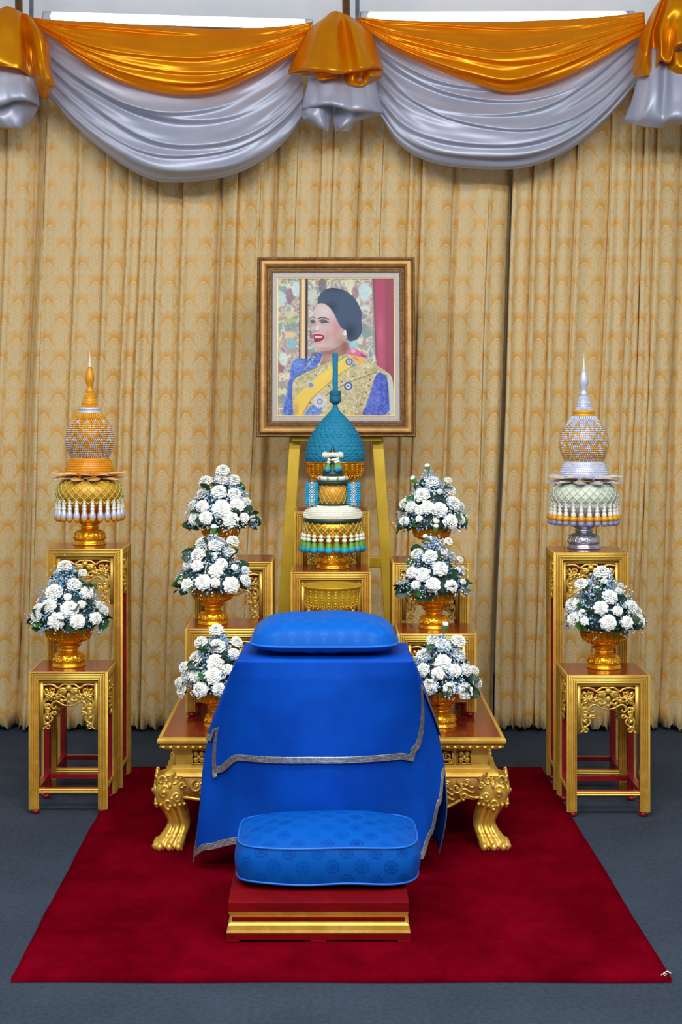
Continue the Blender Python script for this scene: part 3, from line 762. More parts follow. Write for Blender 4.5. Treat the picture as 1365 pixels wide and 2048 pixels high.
# square flower panels and scroll panels along the frieze
def flower_panel():
    mb = MB(); a = 0.023
    mb.mi = 1; mb.box(-a, a, -0.0012, 0.001, -a, a)
    mb.mi = 0
    for s in (-1, 1):
        mb.box(-a-0.003, a+0.003, -0.005, 0.001, s*a-0.002, s*a+0.002); mb.box(s*a-0.002, s*a+0.002, -0.005, 0.001, -a, a)
    for k in range(4):
        an = pi/4 + k*pi/2
        mb.ball((cos(an)*0.014, -0.003, sin(an)*0.014), (0.0095, 0.004, 0.0095), 10, 6)
    ring = [(0.0105*cos(t*2*pi/14), -0.0065, 0.0105*sin(t*2*pi/14)) for t in range(15)]
    mb.tube(ring, 0.0016, 6, (0, 1, 0)); mb.ball((0, -0.006, 0), (0.0065, 0.004, 0.0065), 10, 6)
    return mb.mesh('flower_panel', [M_CARVE, M_FRAMEDK])
def scroll_panel():
    mb = MB(); a = 0.023; b = 0.036
    mb.mi = 1; mb.box(-b, b, -0.0012, 0.001, -a, a)
    mb.mi = 0
    for s in (-1, 1):
        mb.box(-b-0.003, b+0.003, -0.005, 0.001, s*a-0.002, s*a+0.002); mb.box(s*b-0.002, s*b+0.002, -0.005, 0.001, -a, a)
        Q = spiral(s*0.016, 0.002, 0.0165, 0.003, pi/2, s*1.5, 22)
        mb.tube([(x, -0.004, z) for x, z in Q], [0.0042*(1-0.5*i/22) for i in range(23)], 6, (0, 1, 0))
        Q = spiral(s*0.028, -0.012, 0.008, 0.002, 0, -s*1.2, 12); mb.tube([(x, -0.004, z) for x, z in Q], 0.0025, 6, (0, 1, 0))
    return mb.mesh('scroll_panel', [M_CARVE, M_FRAMEDK])
FPN, SPN = flower_panel(), scroll_panel(); zc = (zn0+zn1)/2+0.003
for (L, rot, dist) in ((hw, 0, hd), (hd, pi/2, hw), (hd, -pi/2, hw)):
    M = Matrix.Rotation(rot, 4, 'Z'); n_ = 12; k = 0
    while k <= n_:
        x = (-1 + 2*k/n_)*(L-0.080); p = M @ Vector((x, -dist-0.001, zc)); link('flower_panel' if k % 2 == 0 else 'scroll_panel', FPN if k % 2 == 0 else SPN, LT, p, (0, 0, rot)); k += 1
# carved curving apron on each side, with scroll relief
def apron_edge(u):       # u in 0..1 from leg to leg: drop below the ledge
    s = abs(2*u-1)
    return 0.078 + 0.030*cos(s*3*2*pi*0.5)*(1 if s < 0.9 else 0.6) + 0.012*s
ZA = zn0-0.022
def apron(L, name):
    mb = MB(); n = 60; P = []
    for v in range(9):
        row = []
        for i in range(n+1):
            u = i/n; x = -L + 2*L*u; h = apron_edge(u)*v/8
            row.append((x, -0.010*sin(pi*v/8*0.9) + (0.004 if v == 8 else 0), -h))
        P.append(row)
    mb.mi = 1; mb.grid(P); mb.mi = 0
    mb.tube([(-L + 2*L*i/n, -0.004, -apron_edge(i/n)+0.003) for i in range(n+1)], 0.006, 6, (0, 1, 0))
    r = random.Random(5)
    k = 0; x = -L+0.05
    while x < L-0.04:
        hh = apron_edge((x+L)/(2*L)); s = 1 if x < 0 else -1
        Q = spiral(x, -hh*0.42, 0.021, 0.004, pi*0.5, s*1.4, 18); mb.tube([(a, -0.012, b) for a, b in Q], [0.0062*(1-.5*i/18) for i in range(19)], 6, (0, 1, 0))
        Q = spiral(x+0.026, -hh*0.72, 0.013, 0.003, -pi*0.5, s*1.2, 14); mb.tube([(a, -0.011, b) for a, b in Q], 0.0048, 6, (0, 1, 0))
        Q = spiral(x+0.034, -hh*0.22, 0.012, 0.003, pi*0.2, -s*1.2, 14); mb.tube([(a, -0.012, b) for a, b in Q], 0.0044, 6, (0, 1, 0))
        for j in (1, 3, 5):
            Q = smooth2([(x+0.008, -hh*0.2-j*0.008), (x+0.030, -hh*0.15-j*0.009), (x+0.050, -hh*0.3-j*0.008), (x+0.062, -hh*0.2-j*0.010)], 8)
            mb.tube([(a, -0.010, b) for a, b in Q if -b < hh-0.004] or [(x, 0, -.01), (x+.001, 0, -.01)], 0.0040, 5, (0, 1, 0))
        mb.ball((x+0.002, -0.013, -hh*0.42), (0.006, 0.004, 0.006), 8, 5)
        x += 0.066; k += 1
    return mb.build(name, [M_CARVE, M_RECESS_SHADE], LT)
AW, AD = TW/2-0.035, TD/2-0.035
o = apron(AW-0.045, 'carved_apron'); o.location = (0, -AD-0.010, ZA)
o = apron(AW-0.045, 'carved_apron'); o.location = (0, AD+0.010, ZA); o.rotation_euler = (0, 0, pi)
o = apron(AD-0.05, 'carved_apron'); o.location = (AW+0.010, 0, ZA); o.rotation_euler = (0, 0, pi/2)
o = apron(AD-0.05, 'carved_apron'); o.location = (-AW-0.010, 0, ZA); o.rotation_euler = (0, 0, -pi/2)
def lion_leg(sx, sy):
    t = link('leg', None, LT, (sx*(TW/2-0.062), sy*(TD/2-0.075), 0)) if False else None
    # sections: z, outward shift along the diagonal, half width
    S = [(0.245, 0.000, 0.050), (0.225, 0.004, 0.051), (0.195, 0.006, 0.052), (0.165, 0.004, 0.051), (0.145, 0.000, 0.047), (0.120, -0.008, 0.042), (0.095, -0.016, 0.038),
         (0.075, -0.018, 0.038), (0.055, -0.012, 0.041), (0.038, -0.002, 0.045), (0.022, 0.006, 0.048), (0.010, 0.008, 0.048), (0.001, 0.006, 0.043)]
    R = [Vector((z, o_, w)) for z, o_, w in S]; n = 72; P = []
    for i in range(49):
        q = cr(R, i/48); z, off, w = q; row = []
        lobe = 0.0 if z > 0.16 else min(1, (0.16-z)/0.03)
        for j in range(n):
            a = 2*pi*j/n; c, s_ = cos(a), sin(a)
            rr = w/((abs(c)**3.2+abs(s_)**3.2)**(1/3.2))
            # three grooved toes on every face
            fx = (c if abs(s_) > abs(c) else s_)*rr/w
            rr *= 1 - 0.24*lobe*(1-abs(sin((fx+1)*1.5*pi)))**1.6
            row.append((c*rr + sx*off, s_*rr + sy*off*(1.8 if z < 0.05 else 1.2), max(z, 0.0)))
        P.append(row)
    mb = MB(); mb.grid(P, True)
    b = len(mb.f); nvv = len(mb.v); mb.f.append(tuple(range(nvv-n, nvv))); mb.m.append(0); mb.f.append(tuple(range(n))); mb.m.append(0)
    leg = mb.build('leg', M_GOLD, LT, loc=(sx*(TW/2-0.047), sy*(TD/2-0.062), 0))
    # scroll carving of the lion mask on the knee
    mb = MB()
    for face in range(2):
        for mir in ((1,) if True else ()):
            def PT(a, b, out=0.0):
                # a across the face (-1..1), b = z
                w = 0.052; yy = w*(1-0.10*abs(a)**3)+out-0.0015
                off = 0.005*exp(-((b-0.185)/0.06)**2)
                if face == 0: return (a*w + sx*off, sy*(yy + off), b)
                return (sx*(yy + off), a*w + sy*off, b)
            ref = (0, sy, 0) if face == 0 else (sx, 0, 0)
            o_ = (sx if face == 0 else sy)
            def sc_(cx, cz, r0, r1, a0, tn, rad, out=0.0):
                Q = spiral(cx, 0, r0, r1, a0, tn, 16); mb.tube([PT(x, cz + y*0.062, out) for x, y in Q], [rad*1.25*(1-.4*i/16) for i in range(17)], 6, ref)
            sc_(o_*.35, .195, .36, .08, pi*.2, 1.3, .006); sc_(-o_*.45, .175, .30, .06, pi, -1.3, .006)
            sc_(o_*.55, .232, .30, .06, 0, 1.0, .005); sc_(-o_*.3, .236, .34, .08, pi/2, 1.1, .005)
            sc_(o_*.1, .155, .30, .1, -pi/2, -0.9, .005); sc_(-o_*.75, .215, .2, .05, 0, 1.2, .004)
            mb.ball(PT(o_*.35, .195, .003), (.011, .009, .010), 10, 7); mb.ball(PT(-o_*.45, .178, .0), (.009, .008, .009), 8, 6)
            mb.ball(PT(o_*.0, .215, .0), (.009, .008, .013), 8, 6)
            for k in range(7):
                a = -0.9 + k*0.3
                mb.ball(PT(a, .148 + .008*abs(a), .0), (.0072, .0055, .006), 6, 5)
            for k in range(6):
                Q = [(-.9+k*.32, .243), (-.75+k*.32, .234), (-.85+k*.32, .224), (-.7+k*.32, .215)]
                mb.tube([PT(a, b) for a, b in Q], [.005, .006, .005, .002], 5, ref)
    mb.build('mask_carving', M_CARVE, leg)
    # claws
    mb = MB()
    for k in (-1, 0, 1):
        for face in range(2):
            if face == 0: c = (sx*0.006 + k*0.031, sy*(0.052), 0.014); r = (0.0140, 0.020, 0.015)
            else: c = (sx*0.046, sy*0.012 + k*0.031, 0.014); r = (0.020, 0.0140, 0.015)
            mb.ball(c, r, 8, 6)
    mb.build('paw', M_GOLD, leg)
    mb = MB()
    for k in (-1, 0, 1):
        mb.ball((sx*0.006 + k*0.031 + 0.012, sy*0.066, 0.009), (0.006, 0.010, 0.011), 6, 5)
    mb.build('claw', M_RED, leg)
for sx in (-1, 1):
    for sy in (-1, 1): lion_leg(sx, sy)

# ---------------------------------------------------------------- step stool with gold mouldings
ST = empty('step_stool', (-0.031, 4.362, 0.0135), 0, 'low worn red step stool with gold mouldings under the seat cushion', 'stool')
SWh, SDh = 0.2525, 0.253
def slab(name, ins, z0, z1, mat, b=0.003):
    mb = MB(); mb.box(-SWh+ins, SWh-ins, -SDh+ins, SDh-ins, z0, z1); return bevel(mb.build(name, mat, ST, smooth=False), b)
mb = MB()
mb.box(-SWh, SWh, -SDh, SDh, 0.006, 0.026)
for (a, b) in ((-1.0, -0.86), (-0.09, 0.09), (0.86, 1.0)):
    mb.box(a*SWh, b*SWh, -SDh, -SDh+0.03, 0.0, 0.0065); mb.box(a*SWh, b*SWh, SDh-0.03, SDh, 0.0, 0.0065)
bevel(mb.build('base', M_STEP, ST, smooth=False), 0.0015)
rect_sweep([(0.000, 0.026), (0.001, 0.031), (0.003, 0.032), (0.004, 0.045), (0.008, 0.050), (0.011, 0.052), (0.020, 0.054)], SWh, SDh, M_GOLD, 'lower_moulding', ST, angle=30)
slab('waist', 0.014, 0.050, 0.070, M_STEP)
rect_sweep([(0.020, 0.064), (0.014, 0.066), (0.012, 0.069), (0.006, 0.078), (0.005, 0.083), (0.02, 0.084)], SWh, SDh, M_GOLD, 'upper_moulding', ST, angle=30)
slab('top_board', 0.004, 0.082, 0.110, M_STEP)

# ---------------------------------------------------------------- seat cushion
def superrect(a, hw, hd, n):
    c, s = cos(a), sin(a); r = 1/((abs(c)**n + abs(s)**n)**(1/n)); return c*r*hw, s*r*hd
SCU = empty('seat_cushion', (-0.006, 4.380, 0.1235), 0, 'thick blue damask box cushion with piped edges on the red step stool', 'cushion')
hw, hd, th = 0.266, 0.184, 0.128
P = []; uv = []; n = 120
prof = []      # (scale of outline, z, bulge)
for k in range(10): t = k/9; prof.append((0.02 + 0.92*t, 0.0 + 0.004*(1-t)**0+0.010*t**4, 0))
for k in range(1, 14): t = k/13; prof.append((0.965 + 0.045*sin(pi*t), 0.012 + (th-0.020)*t, 0))
for k in range(1, 20): t = k/19; prof.append((0.965*(1-t)+0.0*t, th-0.008 + 0.042*(1-(1-t)**2.2), 0))
arc = 0; lastp = None
for (s, z, _) in prof:
    row = []
    if lastp: arc += sqrt(((s-lastp[0])*hd)**2 + (z-lastp[1])**2)
    lastp = (s, z)
    for j in range(n):
        x, y = superrect(2*pi*j/n, hw*s, hd*s, 4.6)
        zz = z - 0.004*(abs(x)/hw*abs(y)/hd)**2*(z > th*0.8) + 0.0025*sin(j*0.35)*(z < th*0.85)*(z > 0.01)
        row.append((x, y, zz + 0.002*sin(x*19)*sin(y*23)*(z > th*0.9)))
        if 0.012 < z < th-0.008: uv.append((2*pi*j/n*0.5*hw, z))       # side strip
        else: uv.append((x, y))
    P.append(row)
mb = MB(); mb.grid(P, True)
# give side walls their own UVs along the perimeter
per = []
for j in range(n):
    x0, y0 = superrect(2*pi*(j-1)/n, hw, hd, 4.6); x1, y1 = superrect(2*pi*j/n, hw, hd, 4.6)
    per.append((per[-1] if per else 0) + sqrt((x1-x0)**2+(y1-y0)**2))
uv = []
for i, (s, z, _) in enumerate(prof):
    for j in range(n):
        x, y, zz = P[i][j]
        uv.append((per[j], z + 0.013) if 10 <= i <= 22 else (x, y))
o = mb.build('cover', M_CUSH, SCU, uvs=uv)
for i, nm in ((22, 'piping'), (10, 'piping')):
    mb = MB(); mb.tube([Vector(p) + Vector((p[0]*0.004, p[1]*0.004, 0)) for p in P[i]] + [Vector(P[i][0])], 0.0032, 8, (0, 0, 1)); mb.build(nm, M_PIPE, SCU)

# ---------------------------------------------------------------- table under the blue cloth
KT = empty('cloth_covered_table', (-0.015, 4.765, 0), 0, 'small table hidden under the draped blue cloths, holding the pillow', 'table')
mb = MB(); mb.box(-0.252, 0.252, -0.152, 0.160, 0.672, 0.697); bevel(mb.build('tabletop', M_RED, KT, smooth=False), 0.004)
for sx in (-1, 1):
    for sy in (-1, 1):
        mb = MB(); mb.box(sx*0.19-0.018, sx*0.19+0.018, sy*0.06+0.012, sy*0.06+0.048, 0.0145, 0.673); bevel(mb.build('leg', M_RED, KT, smooth=False), 0.003)
# drape surface: controls round the table at four heights
LV = [0.704, 0.42, 0.20, 0.02]
CX = [[-.275,-.277,-.281,-.268,-.10,.07,.232,.252,.250,.250],
      [-.30,-.350,-.385,-.300,-.10,.07,.243,.345,.325,.272],
      [-.31,-.372,-.412,-.288,-.10,.07,.258,.366,.348,.285],
      [-.31,-.380,-.434,-.292,-.10,.07,.262,.332,.338,.29]]
CD = [[4.920,4.78,4.612,4.596,4.592,4.592,4.596,4.612,4.78,4.920],
      [4.92,4.84,4.735,4.665,4.588,4.588,4.665,4.755,4.84,4.92],
      [4.92,4.85,4.745,4.690,4.592,4.592,4.690,4.755,4.85,4.92],
      [4.92,4.86,4.775,4.675,4.600,4.600,4.680,4.770,4.86,4.92]]
RW = [[Vector((x, d, z)) for x, d in zip(CX[k], CD[k])] for k, z in enumerate(LV)]
def drape(u, v):     # v 0 top .. 1 bottom level
    q = cr([cr(r, u) for r in RW], v)
    w = 0.0045*sin(u*38+1)*v + 0.0025*sin(u*61+v*3)*v + 0.004*exp(-((u-.5+.03*v)/.012)**2)*v
    e = exp(-((u-.30)/.05)**2) + exp(-((u-.70)/.05)**2)
    return q + Vector((w*0.4, -w + 0.012*e*v*sin(u*70), 0))
def vz(z):           # level -> v on the drape
    lo, hi = 0.0, 1.0
    for _ in range(18):
        mid = (lo+hi)/2
        if cr([Vector((LV[k], 0, 0)) for k in range(4)], mid).x > z: lo = mid
        else: hi = mid
    return (lo+hi)/2
VZ = [vz(0.704 - 0.70*i/200) for i in range(201)]
def dz(u, z, out=0.0):
    i = min(max((0.704 - z)/0.70*200, 0), 199.999); k = int(i); v = VZ[k] + (VZ[k+1]-VZ[k])*(i-k)
    p = drape(u, v)
    if out:
        a = drape(min(u+0.004, 1), v); b = drape(max(u-0.004, 0), v); t = (a-b); nrm = Vector((t.y, -t.x, 0)).normalized()
        p = p + nrm*out
    return Vector((p.x, p.y, z))
def interp(tab, u):
    for (a, x), (b, y) in zip(tab, tab[1:]):
        if u <= b:
            t = (u-a)/(b-a)
            if abs(y-x) < 3.2*(b-a): t = t*t*(3-2*t)
            return x + (y-x)*t
    return tab[-1][1]
HEM1 = [(0, .16), (.14, .13), (.222, .044), (.27, .080), (.34, .115), (.5, .09), (.66, .085), (.69, .064), (.72, .13), (.75, .22), (.779, .31), (.786, .30), (.80, .05), (.9, .08), (1, .15)]
HEM2 = [(0, .425), (.15, .425), (.262, .43), (.270, .475), (.277, .312), (.30, .332), (.35, .380), (.5, .391), (.64, .386), (.676, .372), (.684, .405), (.752, .60), (.757, .60), (.79, .43), (1, .425)]
def cloth(name, HEM, out, mat, label, top, d0):
    NU, NV = 420, 60; P = []; uv = []
    # top sheet closes onto the table
    NT = 6; cx0, cy0 = -0.015, 4.765
    for i in range(NT):
        t = i/NT; row = []
        for j in range(NU+1):
            p = dz(j/NU, 0.704, out); q = Vector((p.x*t + max(-.24, min(.22, p.x))*(1-t)*0.9, p.y*t + 4.86*(1-t), top))
            row.append(q); uv.append((q.x, q.y))
        P.append(row)
    for i in range(NV+1):
        t = i/NV; row = []
        for j in range(NU+1):
            u = j/NU; zh = interp(HEM, u); z = top - 0.006 + (zh-top+0.006)*t
            z = top-0.006*min(1, t*14) if t < 0.05 and False else z
            p = dz(u, min(z, 0.704), out*(0.35+0.65*min(1, t*6))); p.z = z; row.append(p); uv.append((u*1.6, z))
        P.append(row)
    mb = MB(); mb.grid(P); o = mb.build(name, mat, uvs=uv); solidify(o, 0.0018); tag(o, label, 'cloth', 'blue cloths on the covered table'); return o
c1 = cloth('altar_cloth', HEM1, 0.000, M_BLUE, 'long royal blue under cloth reaching the rug with silver trimmed hem', 0.7015, 0)
c2 = cloth('altar_cloth', HEM2, 0.007, M_BLUE, 'short royal blue upper cloth with silver trim across its front', 0.7065, 0)
def ribbon(path, w, parent, out, name='silver_trim', side=None):
    """path: list of (u, z) on the drape; the band lies between the path and an offset of w along SIDE (du, dz)"""
    P = []; K = 5
    for k in range(K*3+1):
        f = k/(K*3); row = []
        for (u, z, su, szz) in path:
            ridge = 0.0012*abs(sin(f*K*pi))
            row.append(dz(u + su*w*f, z + szz*w*f, out + 0.0015 + ridge))
        P.append(row)
    mb = MB(); mb.grid(P); o = mb.build(name, M_TRIM, parent); return o
W_ = 0.021
def hempath(HEM, u0, u1, n=60):
    Q = [(u0+(u1-u0)*i/n, interp(HEM, u0+(u1-u0)*i/n)+0.001) for i in range(n+1)]; out = []
    for i, (u, z) in enumerate(Q):
        a = Q[max(i-2, 0)]; b = Q[min(i+2, n)]; du = (b[0]-a[0])*1.5; dz_ = b[1]-a[1]; L = sqrt(du*du+dz_*dz_)
        out.append((u, z, -dz_/L/1.5, max(du/L, 0.12)))
    return out
ribbon(hempath(HEM2, 0, 1, 840), W_, c2, 0.007)
ribbon(hempath(HEM1, 0, 1, 840), W_, c1, 0.0)
ribbon([(.222, .030 + .08*t*1.2, 0.25, 0) for t in [i/20 for i in range(21)]], W_, c1, 0.0)

# ---------------------------------------------------------------- pillow on the cloth
PI_ = empty('pillow', (-0.017, 4.760, 0.7125), 0.0, 'plump shiny blue satin pillow lying on the blue cloth', 'pillow')
hw, hd = 0.232, 0.165; n = 120; zs = 0.030
def pil(sgn, H, nm, rows=26):
    P = []; uv = []
    for i in range(rows+1):
        s = 1 - i/rows; row = []
        for j in range(n):
            a = 2*pi*j/n; x, y = superrect(a, hw*s, hd*s, 4.2)
            pinch = 1 - 0.035*(sin(2*a)**2 < 0.0) 
            x1, y1 = superrect(a, 1, 1, 4.2)
            z = H*(1-s**3.6)**0.52
            z += 0.004*(1-s)*sin(x*30+y*11)*sgn + 0.006*s*(1-s)*4*sin(j*0.9)*0.25
            row.append((x, y, zs + sgn*z)); uv.append((x, y))
        P.append(row)
    mb = MB(); mb.grid(P, True); return P, mb.build(nm, M_PIL, PI_, uvs=uv)
Pt, _ = pil(1, 0.080, 'upper_cover'); Pb, _ = pil(-1, 0.030, 'lower_cover')
mb = MB(); mb.tube([Vector(p) for p in Pt[0]] + [Vector(Pt[0][0])], 0.0035, 8, (0, 0, 1)); mb.build('piping', M_PIPE, PI_)

# ---------------------------------------------------------------- easel
EA = empty('easel', (0.03, 6.28, 0), 0, 'tall yellow wooden easel behind the altar carrying the portrait', 'easel')
def beam(mb, a, b, wx, wy):
    a = Vector(a); b = Vector(b)
    vs = []
    for p in (a, b):
        for (i, j) in ((-1,-1), (1,-1), (1,1), (-1,1)): vs.append((p.x + i*wx/2, p.y + j*wy/2, p.z))
    mb.add(vs, [(3,2,1,0),(4,5,6,7),(0,1,5,4),(1,2,6,5),(2,3,7,6),(3,0,4,7)])
LN = 0.095   # backward lean per metre
def ex(px_, py_, d): q = at(px_, py_, d); return q.x - 0.03
for (xb, slope) in ((ex(549, 1500, 6.25), 0.063), (ex(800, 1500, 6.25), -0.066)):
    mb = MB(); beam(mb, (xb, -0.02, 0), (xb + slope*1.98, -0.02+1.98*LN, 1.98), 0.048, 0.034); bevel(mb.build('leg', M_EASEL, EA, smooth=False), 0.003)
mb = MB(); beam(mb, (0.0, 0.10, 1.72), (0.0, 0.42, 0.0), 0.036, 0.03); bevel(mb.build('back_leg', M_EASEL, EA, smooth=False), 0.003)
z_ = 0.815; mb = MB(); y_ = -0.02 + z_*LN
mb.box(-0.205, 0.21, y_-0.014, y_+0.014, z_-0.022, z_+0.022); bevel(mb.build('crossbar', M_EASEL, EA, smooth=False), 0.003)
z_ = 1.3375; y_ = -0.02 + z_*LN
mb = MB(); mb.box(-0.19, 0.19, y_-0.065, y_+0.012, z_-0.012, z_+0.006); bevel(mb.build('ledge', M_EASEL, EA, smooth=False), 0.003)
z_ = 1.72; mb = MB(); y_ = -0.02 + z_*LN; mb.box(-0.16, 0.16, y_-0.012, y_+0.016, z_-0.02, z_+0.02); bevel(mb.build('crossbar', M_EASEL, EA, smooth=False), 0.003)

# ---------------------------------------------------------------- framed portrait
pb = at(672.5, 874, 6.31)
PF = empty('framed_portrait', (pb.x, 6.312, 1.3440), 0, 'framed colour portrait of a smiling woman in blue jacket and yellow sash', 'picture')
PF.rotation_euler = (-LN, 0, 0)
FWH, FHT = 0.3345, 0.763
def frame_sweep(prof, name, mat, ang=35):
    """profile of (inset, proud) swept round the picture, mitred"""
    mb = MB(); P = []
    for (t, y) in prof: P.append([(-FWH+t, -y, t), (FWH-t, -y, t), (FWH-t, -y, FHT-t), (-FWH+t, -y, FHT-t)])
    mb.grid(P, True); return mb.build(name, mat, PF, angle=ang)
frame_sweep([(0, 0), (0, 0.018), (0.004, 0.023), (0.009, 0.022), (0.011, 0.018)], 'rope_edge', M_FRAMEDK)
frame_sweep([(0.010, 0.018), (0.014, 0.030), (0.020, 0.036), (0.028, 0.037), (0.036, 0.033), (0.042, 0.024), (0.045, 0.017)], 'outer_moulding', M_DARKGOLD)
frame_sweep([(0.045, 0.017), (0.047, 0.020), (0.052, 0.020), (0.053, 0.016), (0.064, 0.015), (0.066, 0.011)], 'inner_moulding', M_FRAMEDK)
def beadrow(t, y, step, r, name, mat):
    mb = MB()
    for (a, b) in (((-FWH+t, t), (FWH-t, t)), ((FWH-t, t), (FWH-t, FHT-t)), ((FWH-t, FHT-t), (-FWH+t, FHT-t)), ((-FWH+t, FHT-t), (-FWH+t, t))):
        L = sqrt((b[0]-a[0])**2 + (b[1]-a[1])**2); k = int(L/step)
        for i in range(k): mb.ball((a[0]+(b[0]-a[0])*i/k, -y, a[1]+(b[1]-a[1])*i/k), (r, r*0.8, r), 5, 4)
    return tag(mb.build(name, mat, PF), kind='stuff')
beadrow(0.0045, 0.022, 0.0085, 0.0034, 'rope_beading', M_DARKGOLD)
beadrow(0.058, 0.0165, 0.008, 0.0038, 'inner_beading', M_DARKGOLD)
frame_sweep([(0.065, 0.011), (0.068, 0.0125), (0.084, 0.012), (0.086, 0.010)], 'linen_liner', M_LINEN)
frame_sweep([(0.086, 0.010), (0.087, 0.0135), (0.0895, 0.0135), (0.091, 0.008)], 'gold_fillet', M_FILLET)
mb = MB(); mb.box(-FWH+0.002, FWH-0.002, -0.002, 0.004, 0.002, FHT-0.002); mb.build('backing_board', M_FRAMEDK, PF, smooth=False)

# the printed photograph: flat colours laid out on a fine grid of the print
IW, IH = 1290.0, 1530.0
def portrait_colors(nx, ny, ss=2):
    X, Y = np.meshgrid((np.arange(nx*ss)+0.5)/(nx*ss)*IW, (np.arange(ny*ss)+0.5)/(ny*ss)*IH)
    C = np.zeros(X.shape + (3,))
    rs = np.random.RandomState(3)
    def vn(sx, sy, seed=0, warp=0):
        g = np.random.RandomState(seed).rand(64, 64); U = X/sx; V = Y/sy
        if warp: U = U + warp*np.sin(Y/37.0); V = V + warp*np.sin(X/41.0)
        U = U % 63; V = V % 63; i = U.astype(int); j = V.astype(int); f = U-i; h = V-j; f = f*f*(3-2*f); h = h*h*(3-2*h)
        return (g[j, i]*(1-f)*(1-h) + g[j, (i+1) % 64]*f*(1-h) + g[(j+1) % 64, i]*(1-f)*h + g[(j+1) % 64, (i+1) % 64]*f*h)
    def chaikin(P, k=2):
        for _ in range(k):
            Q = []
            for a, b in zip(P, P[1:]+P[:1]):
                Q += [(a[0]*.75+b[0]*.25, a[1]*.75+b[1]*.25), (a[0]*.25+b[0]*.75, a[1]*.25+b[1]*.75)]
            P = Q
        return P
    def mask(P, sm=2):
        P = chaikin(P, sm) if sm else P
        xs = [p[0] for p in P]; ys = [p[1] for p in P]
        sx = IW/(nx*ss); sy = IH/(ny*ss)
        i0 = max(0, int(min(ys)/sy)-1); i1 = min(ny*ss, int(max(ys)/sy)+2); j0 = max(0, int(min(xs)/sx)-1); j1 = min(nx*ss, int(max(xs)/sx)+2)
        M = np.zeros(X.shape, bool)
        if i1 <= i0 or j1 <= j0: return M
        x = X[i0:i1, j0:j1]; y = Y[i0:i1, j0:j1]; m = np.zeros(x.shape, bool)
        for (x1, y1), (x2, y2) in zip(P, P[1:]+P[:1]):
            if y1 == y2: continue
            m ^= ((y1 > y) != (y2 > y)) & (x < (x2-x1)*(y-y1)/(y2-y1)+x1)
        M[i0:i1, j0:j1] = m; return M
    def fill(P, c, a=1.0, sm=2, tex=None):
        M = mask(P, sm); c = np.array(c, float)
        if tex is not None: C[M] = (C[M]*(1-a) + a*(c + tex[M][:, None]*np.array([1, 1, 1])))
        else: C[M] = C[M]*(1-a) + a*c
        return M
    def soft(x, y, rx, ry, c, a, M=None, ang=0):
        dx = X-x; dy = Y-y; ca, sa = cos(ang), sin(ang); u = (dx*ca+dy*sa)/rx; v = (-dx*sa+dy*ca)/ry
        w = a*np.exp(-(u*u+v*v)); 
        if M is not None: w = w*M
        C[:] = C*(1-w[..., None]) + w[..., None]*np.array(c, float)
    def line(P, wd, c, a=1.0):
        w = np.zeros(X.shape)
        for (x1, y1), (x2, y2) in zip(P, P[1:]):
            L2 = (x2-x1)**2+(y2-y1)**2; t = np.clip(((X-x1)*(x2-x1)+(Y-y1)*(y2-y1))/L2, 0, 1)
            d = np.hypot(X-(x1+t*(x2-x1)), Y-(y1+t*(y2-y1))); w = np.maximum(w, np.clip((wd-d)/3+.5, 0, 1))
        C[:] = C*(1-a*w[..., None]) + a*w[..., None]*np.array(c, float)
    # painted wall behind her
    pal = [(196,224,222), (220,200,160), (150,124,132), (112,160,166), (232,226,200), (168,140,124), (208,182,176), (120,118,128)]
    a = vn(60, 84, 1, .25); b = vn(44, 52, 2, .3); c_ = vn(90, 130, 5)
    idx = ((a*1.3 + b*0.9 + c_*0.5)*4.0).astype(int) % len(pal); C[:] = np.array(pal, float)[idx]
    edge = np.abs(((a*1.3 + b*0.9 + c_*0.5)*4.0) % 1 - .5) > .45; C[edge] = C[edge]*.82; C[:] = C*.72 + np.array((186,184,172.))*.28
    C += (vn(9, 9, 7)-.5)[..., None]*26
    for cx, cy, rx, ry, col in ((130,200,44,100,(140,110,120)), (40,230,46,90,(190,220,222)), (200,120,50,90,(205,228,226)), (800,60,60,70,(226,220,180)), (960,150,70,110,(196,224,226)), (860,160,40,80,(160,120,120)),
                                (140,400,70,40,(222,196,140)), (140,470,80,30,(170,190,120)), (140,560,76,60,(130,150,150)), (140,630,66,44,(236,196,140)), (150,730,58,70,(128,190,200)), (30,980,46,80,(140,90,100)),
                                (60,900,50,80,(214,228,220)), (100,1090,60,40,(236,214,180)), (30,1180,70,40,(150,150,150)), (30,1260,90,30,(220,220,150)), (30,1350,60,50,(130,140,150)), (970,330,60,30,(200,224,222)),
                                (980,600,60,70,(120,150,150)), (840,740,60,60,(150,200,210)), (380,200,50,90,(200,214,190)), (390,420,30,60,(205,225,222)), (380,620,30,60,(120,90,90)), (430,860,60,40,(100,90,90))):
        m_ = ((X-cx)/rx)**2 + ((Y-cy)/ry)**2; w = np.clip((1-m_)*4, 0, 1)*.8; C[:] = C*(1-w[..., None]) + w[..., None]*np.array(col, float)
    for _ in range(2):
        C[:] = (C + np.roll(C, 2, 0) + np.roll(C, -2, 0) + np.roll(C, 2, 1) + np.roll(C, -2, 1))/5
    fill([(440,0),(545,0),(520,200),(470,220)], (96,96,104), .7)
    fill([(245,0),(330,0),(330,905),(235,905)], (92,68,64), 1, 0)
    for x, w, col in ((262,12,(196,154,104)), (280,14,(240,214,160)), (296,8,(226,190,130))): line([(x,0),(x-4,900)], w, col)
    line([(322,0),(318,900)], 10, (60,50,62))
    line([(245,0),(238,900)], 5, (84,60,50))
    fill([(1060,0),(1300,0),(1300,1240),(1120,1240)], (150,72,88), 1, 0)
    fill([(1078,0),(1188,0),(1198,1240),(1100,1240)], (176,70,100), 1, 0)
